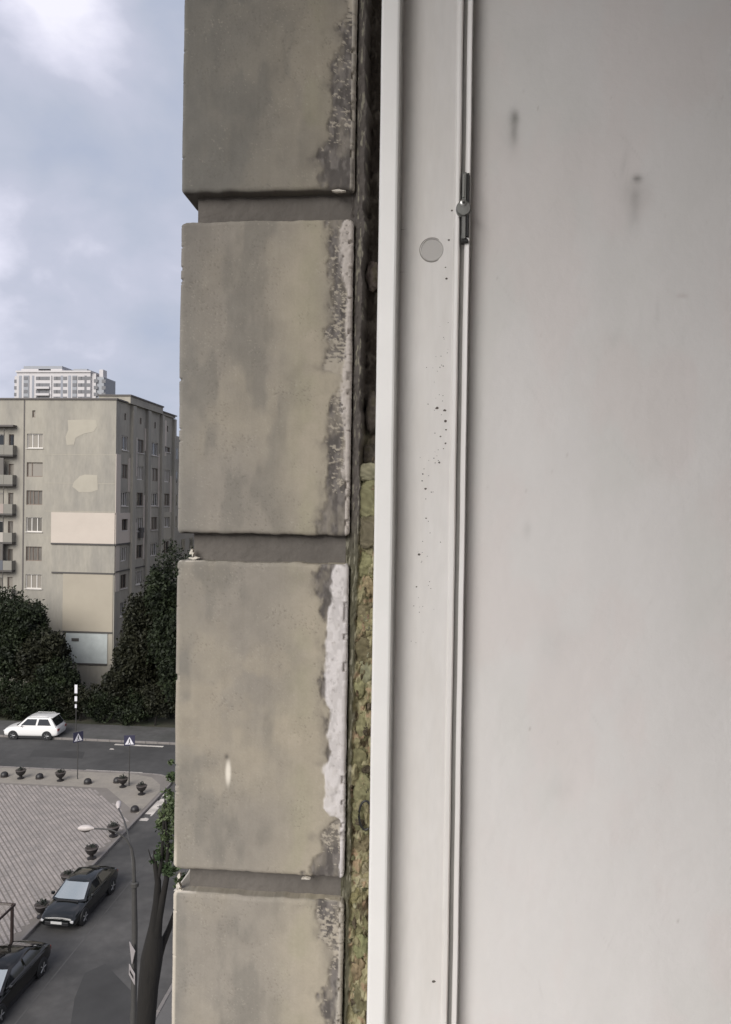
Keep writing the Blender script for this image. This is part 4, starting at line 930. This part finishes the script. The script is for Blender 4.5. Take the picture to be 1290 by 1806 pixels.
def wall_open(u0, u1, v0, v1, ops, toP, depth, name, m):
    us = sorted({u0, u1, *[a for o in ops for a in (o[0], o[1])]}); vs_ = sorted({v0, v1, *[a for o in ops for a in (o[2], o[3])]})
    mb = MB()
    for a, b in zip(us[:-1], us[1:]):
        for c, d in zip(vs_[:-1], vs_[1:]):
            if any(o[0] <= (a+b)/2 <= o[1] and o[2] <= (c+d)/2 <= o[3] for o in ops): continue
            mb.add([toP(a, c, 0), toP(b, c, 0), toP(b, d, 0), toP(a, d, 0)], [(0,1,2,3)])
    for a, b, c, d in ops:
        for (p, q) in (((a, c), (b, c)), ((b, c), (b, d)), ((b, d), (a, d)), ((a, d), (a, c))):
            mb.add([toP(*p, 0), toP(*q, 0), toP(*q, depth), toP(*p, depth)], [(0,1,2,3)])
    return fu(mb.build(name, m))
def window(u0, u1, v0, v1, toP, bars, mf, sill=True, depth=.18):
    fr = MB(); t = .07; w = u1-u0
    def slab(a, b, c, d, y0, y1): fr.add([toP(*p, yy) for yy in (y0, y1) for p in ((a, c), (b, c), (b, d), (a, d))], [(0,1,2,3),(4,5,6,7),(0,1,5,4),(1,2,6,5),(2,3,7,6),(3,0,4,7)])
    slab(u0, u0+t, v0, v1, depth-.07, depth-.01); slab(u1-t, u1, v0, v1, depth-.07, depth-.01); slab(u0+t, u1-t, v0, v0+t, depth-.07, depth-.01); slab(u0+t, u1-t, v1-t, v1, depth-.07, depth-.01)
    for b in bars: slab(u0+w*b-t/2, u0+w*b+t/2, v0+t, v1-t, depth-.07, depth-.012)
    f = fu(fr.build('window', mf))
    pm = MB().add([toP(u0+.02, v0+.02, depth-.02), toP(u1-.02, v0+.02, depth-.02), toP(u1-.02, v1-.02, depth-.02), toP(u0+.02, v1-.02, depth-.02)], [(0,1,2,3)])
    p = pm.build('pane', random.choice(m_panes)); p.parent = f; p.matrix_parent_inverse = Matrix.Identity(4)
    if sill:
        s = MB(); s.add([toP(*q, yy) for yy in (-.10, depth-.08) for q in ((u0-.08, v0-.07), (u1+.08, v0-.07), (u1+.08, v0-.005), (u0-.08, v0-.005))], [(0,1,2,3),(4,5,6,7),(0,1,5,4),(1,2,6,5),(2,3,7,6),(3,0,4,7)])
        q = s.build('sill', m_sl); q.parent = f; q.matrix_parent_inverse = Matrix.Identity(4)
# front face: u = world x, v = z
toF = lambda u, v, d: (u, YF+d, v)
xw0, xw1 = aty(47, 877, YF)[0], aty(75, 877, YF)[0]
ops = [(xw0, xw1, z-.75, z+.68) for z in ZW]; vz = aty(60, 730, YF)[1]; xv = aty(60, 730, YF)[0]; ops.append((xv-.16, xv+.16, vz-.35, vz+.35))
xj = aty(42, 877, YF)[0]
wall_open(xj, XC, 0, ROOF, ops, toF, .18, 'front_wall', m_fw)
for k, z in enumerate(ZW):
    window(xw0, xw1, z-.75, z+.68, toF, (.33, .68) if k in (0, 3, 5) else (.30,) if k == 1 else (.2, .42, .72), m_wfr if k in (0, 3, 5, 7) else m_wfb, sill=k in (0, 3, 5, 7))
window(xv-.16, xv+.16, vz-.35, vz+.35, toF, (), m_wfb, sill=False)
# left wing with loggias
xb1 = aty(29, 877, YF)[0]; xfar = -60.0
slabz = [aty(15, v, YF)[1] for v in (752, 804, 856, 907, 957, 1006)]
while slabz[-1] > 4: slabz.append(slabz[-1]-ST)
ops = []; xd0, xd1 = aty(15, 877, YF)[0], aty(24, 877, YF)[0]
for z in slabz[1:]: ops.append((xd0, xd1, z+.15, z+2.15)); ops.append((xd0-2.6, xd0-.5, z+.9, z+2.15))
wall_open(xfar, xj-.02, 0, ROOF+.05, ops, toF, .18, 'wing_wall', m_fw)
for z in slabz[1:]:
    window(xd0, xd1, z+.15, z+2.15, toF, (), m_wfb, False); window(xd0-2.6, xd0-.5, z+.9, z+2.15, toF, (.5,), m_wfr, False)
fu(MB().box(xj-.06, xj+.06, YF-.04, YF+.1, 0, ROOF+.04).build('joint_cover', m_roofd))
m_para = [mat('balcony panel', (0.20, 0.19, 0.165), .8, var=.08, scale=1), mat('dark balcony glazing', (0.10, .09, .08), .5, var=.1, scale=2), mat('pinkish balcony panel', (0.30, .25, .22), .8), mat('bluish balcony panel', (0.09, .095, .11), .7), mat('pale balcony panel', (0.36, .33, .29), .8)]
for k, z in enumerate(slabz):
    fu(MB().box(xb1-9, xb1, YF-.70, YF-.003, z-.09, z+.09).build('balcony_slab', m_roofd if k == 0 else m_dk))
    if k:
        fu(MB().box(xb1-9, xb1-.95, YF-.69, YF-.63, z+.092, z+1.05).build('balcony_panel', m_para[[0, 0, 0, 2, 4, 3, 0, 2, 0, 1, 0][k % 11]]))
        fu(MB().box(xb1-.93, xb1-.02, YF-.69, YF-.63, z+.092, z+1.02).build('balcony_panel', m_para[0]))
        fu(MB().box(xb1-.07, xb1-.02, YF-.62, YF-.01, z+.092, z+1.02).build('balcony_side', m_para[0]))
        fu(MB().box(xb1-.98, xb1-.92, YF-.69, YF-.63, z+1.06, z+ST-.1).build('balcony_post', m_dk))
        if k in (2, 5): fu(MB().box(xb1-8.9, xb1-1.0, YF-.68, YF-.64, z+1.06, z+ST-.1).build('balcony_glazing', m_para[1]))
# side face: u = world y, v = z, x = XC
YEND = atx(306, 800, XC)[0]
toS = lambda u, v, d: (XC-d, u, v)
cols = [(212, 225), (241.5, 252.5), (267, 278), (289.5, 299)]
ops = []; wl = []
rowv = [779, 829, 879, 927, 975, 1024]
for ci, (a, b) in enumerate(cols):
    y0, y1 = atx(a, 877, XC)[0], atx(b, 877, XC)[0]
    if ci == 0: y0 += .35
    for k, z in enumerate(ZW):
        h0, h1 = z-.75, z+.68
        if ci == 3 and k == 0: h0, h1 = z-.1, z+.5
        if k == 3 and ci in (0, 3): h0 -= -.2; h1 -= .1
        ops.append((y0, y1, h0, h1)); wl.append((y0, y1, h0, h1, ci, k))
    ym = (y0+y1)/2; ops.append((ym-.22, ym+.22, vz-.35, vz+.35)); wl.append((ym-.22, ym+.22, vz-.35, vz+.35, ci, 99))
wall_open(YF, YEND, 0, ROOF, ops, toS, .18, 'side_wall', m_fw)
for (y0, y1, a, b, ci, k) in wl:
    window(y0, y1, a, b, toS, () if k == 99 else ((.5,) if (ci+k) % 2 else (.35, .7)), m_wfr if (ci+k) % 2 == 0 and k != 99 else m_wfb, sill=(k != 99 and (ci*3+k) % 3 != 1))
fu(MB().box(xfar, XC-.2, YF+.2, YEND, 0, ROOF-.2).build('wall', m_dk))
fu(MB().box(xfar, XC+.12, YF-.12, YF+.35, ROOF+.002, ROOF+.16).build('parapet', m_roofd))
# side ribs and stepped parapets
ribs = [(229, 235), (256, 261), (281, 285), (303, 306)]
for a, b in ribs:
    y0, y1 = atx(a, 877, XC)[0], atx(b, 877, XC)[0]
    fu(MB().box(XC-.02, XC+.32, y0, y1, 0, ROOF-.1).build('pilaster', m_fw))
y0, y1 = atx(223, 877, XC)[0], atx(281, 877, XC)[0]
fu(MB().box(XC-3, XC+.34, y0, y1, ROOF+.003, ROOF+.75).build('parapet', m_fw)); fu(MB().box(XC-3.1, XC+.44, y0-.1, y1+.1, ROOF+.752, ROOF+.9).build('parapet_cap', m_roofd))
fu(MB().box(XC-3, XC+.20, y1+.12, YEND, ROOF+.003, ROOF+.25).build('parapet', m_fw)); fu(MB().box(XC-3.1, XC+.36, y1+.12, YEND+.2, ROOF+.252, ROOF+.38).build('parapet_cap', m_roofd))
fu(MB().box(XC-.3, XC+.2, YF+.36, y0-.12, ROOF+.003, ROOF+.14).build('parapet_cap', m_roofd))
# insulation panels
def fp(x0, x1, y0, y1, m, t=.10, name='insulation_panel', border=True):
    a, c = aty(x0, y1, YF); b, d = aty(x1, y0, YF); b = min(b, XC-.002 if x1 < 203 else XC+t)
    o = fu(MB().box(a, b, YF-t, YF-.003, c, d).build(name, m))
    if border: fu(MB().box(a, b, YF-t-.05, YF-.004, c-.16, c-.003).build('panel_ledge', m_dk))
    return a, b, c, d
a, b, c, d = fp(91, 203.5, 905, 957, m_fin)
def sp_(x0, x1, z0, z1, m, t=.10, name='insulation_panel', holes=True):
    ya, yb = (YF if x0 < 204 else atx(x0, 877, XC)[0]), atx(x1, 877, XC)[0]
    ho = [(w[0], w[1], w[2], w[3]) for w in wl if w[0] < yb and w[1] > ya and w[2] < z1 and w[3] > z0]
    ho = [(max(h[0]-.04, ya+.01), min(h[1]+.04, yb-.01), max(h[2]-.09, z0+.01), min(h[3]+.04, z1-.01)) for h in ho]
    tp = lambda u, v, dd: (XC+t-dd, u, v)
    mb = MB(); us = sorted({ya, yb, *[q for h in ho for q in h[:2]]}); vv = sorted({z0, z1, *[q for h in ho for q in h[2:]]})
    for u_, w_ in zip(us[:-1], us[1:]):
        for p, q in zip(vv[:-1], vv[1:]):
            if any(h[0] <= (u_+w_)/2 <= h[1] and h[2] <= (p+q)/2 <= h[3] for h in ho): continue
            mb.box(XC+.004, XC+t, u_, w_, p, q)
    fu(mb.build(name, m))
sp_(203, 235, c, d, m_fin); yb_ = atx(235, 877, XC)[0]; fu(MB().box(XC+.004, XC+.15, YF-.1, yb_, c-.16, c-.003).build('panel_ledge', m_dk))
fp(111, 200, 1012, 1112, m_fin2, .06)
a2_, b2_, c2_, d2_ = fp(92, 203, 958.5+4, 1008, m_fw, .05)
sp_(203, 262, aty(203, 1008, YF)[1]-.12, aty(203, 1008, YF)[1], m_dk, .12, 'panel_ledge')
fp(116, 190, 1116, 1168, m_fin3, .05, border=True); fp(192, 199, 1116, 1172, m_patch, .06, border=False); fp(88, 113, 1120, 1150, m_fin3, .05, border=False)
xq, zq = aty(134, 1128, YF); fu(MB().box(xq-.4, xq+.35, YF-.09, YF-.051, zq-.15, zq+.15).build('vent_box', m_dk))
# irregular repair patches
def patch(pts, m=m_patch, t=.015):
    q = [aty(px, py, YF) for px, py in pts]; fu(MB().prism(q, YF-t, YF-.003, 'y').build('pale_patch', m))
patch([(120, 741), (150, 740), (170, 741), (172, 752), (166, 761), (148, 765), (134, 772), (131, 784), (118, 785), (116, 770), (121, 758)])
patch([(141, 840), (150, 837), (172, 838), (173, 864), (160, 868), (140, 868), (128, 858), (131, 850)])
sp_(254, 265, aty(203, 786, YF)[1], aty(203, 737, YF)[1]-.3, m_fin, .06, 'pale_patch'); sp_(282.5, 292, ZW[0]-.6, vz+.9, m_fin, .06, 'pale_patch')
sp_(203.5, 212, ZW[3]+1.1, ZW[1]+1.6, m_fin, .06, 'pale_patch'); sp_(225.8, 229, ZW[2]+.7, ZW[1]+1.4, m_fin, .06, 'pale_patch')
sp_(281.5, 303, ZW[4]+.9, ZW[3]+1.2, m_patch, .06, 'pale_patch'); sp_(261.5, 267, ZW[2]-.5, ZW[1]+1.0, m_patch, .06, 'pale_patch'); sp_(285.5, 289, ZW[2], ZW[1]+.6, m_patch, .06, 'pale_patch')
for (xa1, xb1_, za1, zb1) in ((235.5, 241, ZW[1]-.4, ZW[0]+.8), (261.5, 266.5, ZW[3]-.6, ZW[2]-.2), (252.8, 255.6, ZW[4]-.9, ZW[2]+.4), (278.3, 281, ZW[2]-.9, ZW[0]-.5), (299.2, 302.8, ZW[3]+1.2, ZW[1]), (285.3, 289.2, ZW[3]-1.3, ZW[3]+.9), (205, 211.5, ZW[5]-.9, ZW[4]+1.0), (236, 241, ZW[4]-.8, ZW[3]+.2)): sp_(xa1, xb1_, za1, zb1, m_fin, .05, 'pale_patch')  # more pale patches, added so the side face comes out lighter
# air conditioner boxes
for px, py in ((247, 935), (246, 944), (272, 1003)):
    yy, zz = atx(px, py, XC); fu(MB().bbox(XC+.01, XC+.35, yy-.4, yy+.4, zz-.28, zz+.28, .03).build('air_conditioner', m_dk))
# lower wing behind
fu(MB().box(XC-14, XC-.3, YEND+.02, 150, 0, ROOF-1.9).build('rear_wing', m_fw))
for k in range(5):
    y0 = YEND+1.0+k*3.2
    for z in ZW: 
        fu(MB().box(XC-.31, XC-.27, y0, y0+1.3, z-.7, z+.65).build('window', m_pane))
# panel joints (recessed look: thin raised covers)
for z in [q-ST/2+.05 for q in ZW[:4]]:
    fu(MB().box(aty(79, 877, YF)[0], XC-.02, YF-.012, YF-.003, z-.02, z+.02).build('panel_joint', m_patch))

# ------------------------------------------------------------------ FAR TOWER
YT = 330.0
tx0, tzt = aty(30, 657, YT); tx1, _ = aty(160, 657, YT)
tw = empty('tower_block', (tx0, YT, 0)); tag(tw, 'pale high-rise block far behind, its top floors rising over the roof of the beige house', 'building')
m_t = mat('pale tower wall', (0.48, 0.46, 0.46), .8, var=.05, scale=.1); m_t2 = mat('tower glazing', (0.20, 0.21, 0.24), .3); m_t3 = mat('tower grey', (0.27, 0.28, 0.30), .7); m_td = mat('tower dark', (0.12, 0.12, 0.13), .5)
def tu(o): return under(o, tw)
tu(MB().box(tx0, tx1, YT, YT+16, 0, tzt).build('wall', m_t))
xs1, zs1 = aty(22, 662, YT); tu(MB().box(xs1, tx0-.02, YT+2, YT+14, 0, zs1).build('side_bay', m_t))
xs2, zs2 = aty(181, 664, YT); tu(MB().box(tx1+.02, xs2, YT+1.5, YT+14, 0, zs2).build('side_bay', m_t3)); 
xm, zm = aty(168, 655, YT); tu(MB().box(tx1+.02, xm, YT+1, YT+1.45, 0, zs2+1.5).build('side_bay', m_t)); xa_, za_ = aty(172, 649, YT); tu(MB().box(xa_-.9, xa_+.9, YT+4, YT+8, zs2, za_).build('roof_cabin', m_t))
for (a, b, y0, y1, m) in ((40, 108, 645, 650, m_t3), (36, 66, 650, 657, m_t), (88, 108, 650, 657, m_t), (128, 152, 650, 656, m_t3)):
    xa_, z1_ = aty(a, y0, YT); xb_, z0_ = aty(b, y1, YT); tu(MB().box(xa_, xb_, YT+1.0, YT+12, z0_+.003, z1_).build('roof_cabin', m))
pst = MB().box(-.12, .12, -.12, .12, 0, 1).mesh('roof_post', m_t)
FH = 3.0
gw = (tx1-tx0)
for (f0, f1, m, t) in ((.03, .07, m_t2, .06), (.10, .17, m_t3, .4), (.21, .24, m_t2, .06), (.46, .48, m_t, .5), (.60, .63, m_t2, .06), (.70, .74, m_t2, .06), (.76, .82, m_t3, .3), (.92, .95, m_td, .06)):
    tu(MB().box(tx0+gw*f0, tx0+gw*f1, YT-t, YT-.01, 0, tzt-1.4).build('facade_strip', m))
wmes = MB().box(-.9, .9, -.12, 0, -.75, .75).mesh('window', m_td); bmes = MB().box(0, gw*.19, -1.2, 0, -.5, .5).mesh('balcony', m_t)
for k in range(9):
    z = tzt-2.6-k*FH
    for f in (.13, .29, .33, .38, .43, .53, .57, .66, .79, .86, .90, .97):
        o = link('window', wmes, tw, (tx0+gw*f-tx0, -.32 if f in (.13, .79) else -.0, z)); 
        if f in (.13,): o.location.y = -.41
    if k: link('balcony', bmes, tw, (gw*.27, -.13, z-1.4))
    for f in (1.06, 1.16, -.04): link('window', wmes, tw, (gw*f, 1.48 if f > 1.1 else (.98 if f > 0 else 1.98), z-1.0))
tu(MB().box(tx0-.3, tx1+.3, YT-.5, YT+16.3, tzt+.003, tzt+.8).build('cornice', m_t))

# a few distant houses and woods closing the horizon
m_hz = mat('distant house', (0.30, 0.29, 0.28), .9, var=.08, scale=.05)
for i, (x, y, w, d, h, t) in enumerate([(-150, 190, 40, 16, 24, 'pale slab house far left beyond the cross road'), (60, 260, 60, 18, 27, 'pale slab house far right beyond the cross road')]):
    r = empty('distant_house', (x, y, 0)); tag(r, t, 'building')
    MB().box(-w/2, w/2, 0, d, 0, h).build('wall', m_hz, r); MB().box(-w/2-.3, w/2+.3, -.3, d+.3, h+.01, h+.5).build('roof', m_roofd, r)
    wm = MB().box(-.8, .8, -.05, 0, -.7, .7).mesh('window', m_pane)
    for k in range(int(h/2.8)):
        for j in range(int(w/5)): link('window', wm, r, (-w/2+2.5+5*j, -.01, 1.9+2.8*k))

# the street goes on beyond the crossing
MB().box(-17.8, -10.3, 59.4, 260, 0.101, 0.112).build('side_street', m_road2, kind='structure')
for i, (x, y, w, d, h, t) in enumerate([(6, 78, 22, 60, 26, 'grey slab house across the cross road, hidden behind the near wall'), (-2, 168, 26, 60, 24, 'second grey slab house further along the street behind the near wall')]):
    r = empty('slab_house', (x, y, 0)); tag(r, t, 'building')
    MB().box(-w/2, w/2, 0, d, 0, h).build('wall', m_fw, r); MB().box(-w/2-.3, w/2+.3, -.3, d+.3, h+.01, h+.5).build('roof', m_roofd, r)
    wm = MB().box(-.8, .8, -.05, 0, -.7, .7).mesh('window', m_pane); wm2 = MB().box(-.05, 0, -.8, .8, -.7, .7).mesh('window', m_pane)
    for k in range(int(h/2.8)):
        for j in range(int(w/4)): link('window', wm, r, (-w/2+2.5+4*j, -.01, 1.9+2.8*k))
        for j in range(int(d/6)): link('window', wm2, r, (-w/2-.01, 3+6*j, 1.9+2.8*k))
for (x, y, h, w, t) in [(-7.2, 37, 9.5, 5, 'green tree on the near pavement, further along behind the near wall'), (-7.0, 47, 9, 5, 'green tree at the pavement corner behind the near wall'),
        (-8.0, 68, 11, 6, 'dark tree across the cross road behind the near wall'), (-8.2, 84, 11, 6, 'far dark tree along the street behind the near wall')]:
    tree(x, y, h, bl(h, w, random.Random(int(y))), t, m_lf3 if y < 60 else m_lf1, 7000, .17, group='trees along the street behind the near wall')
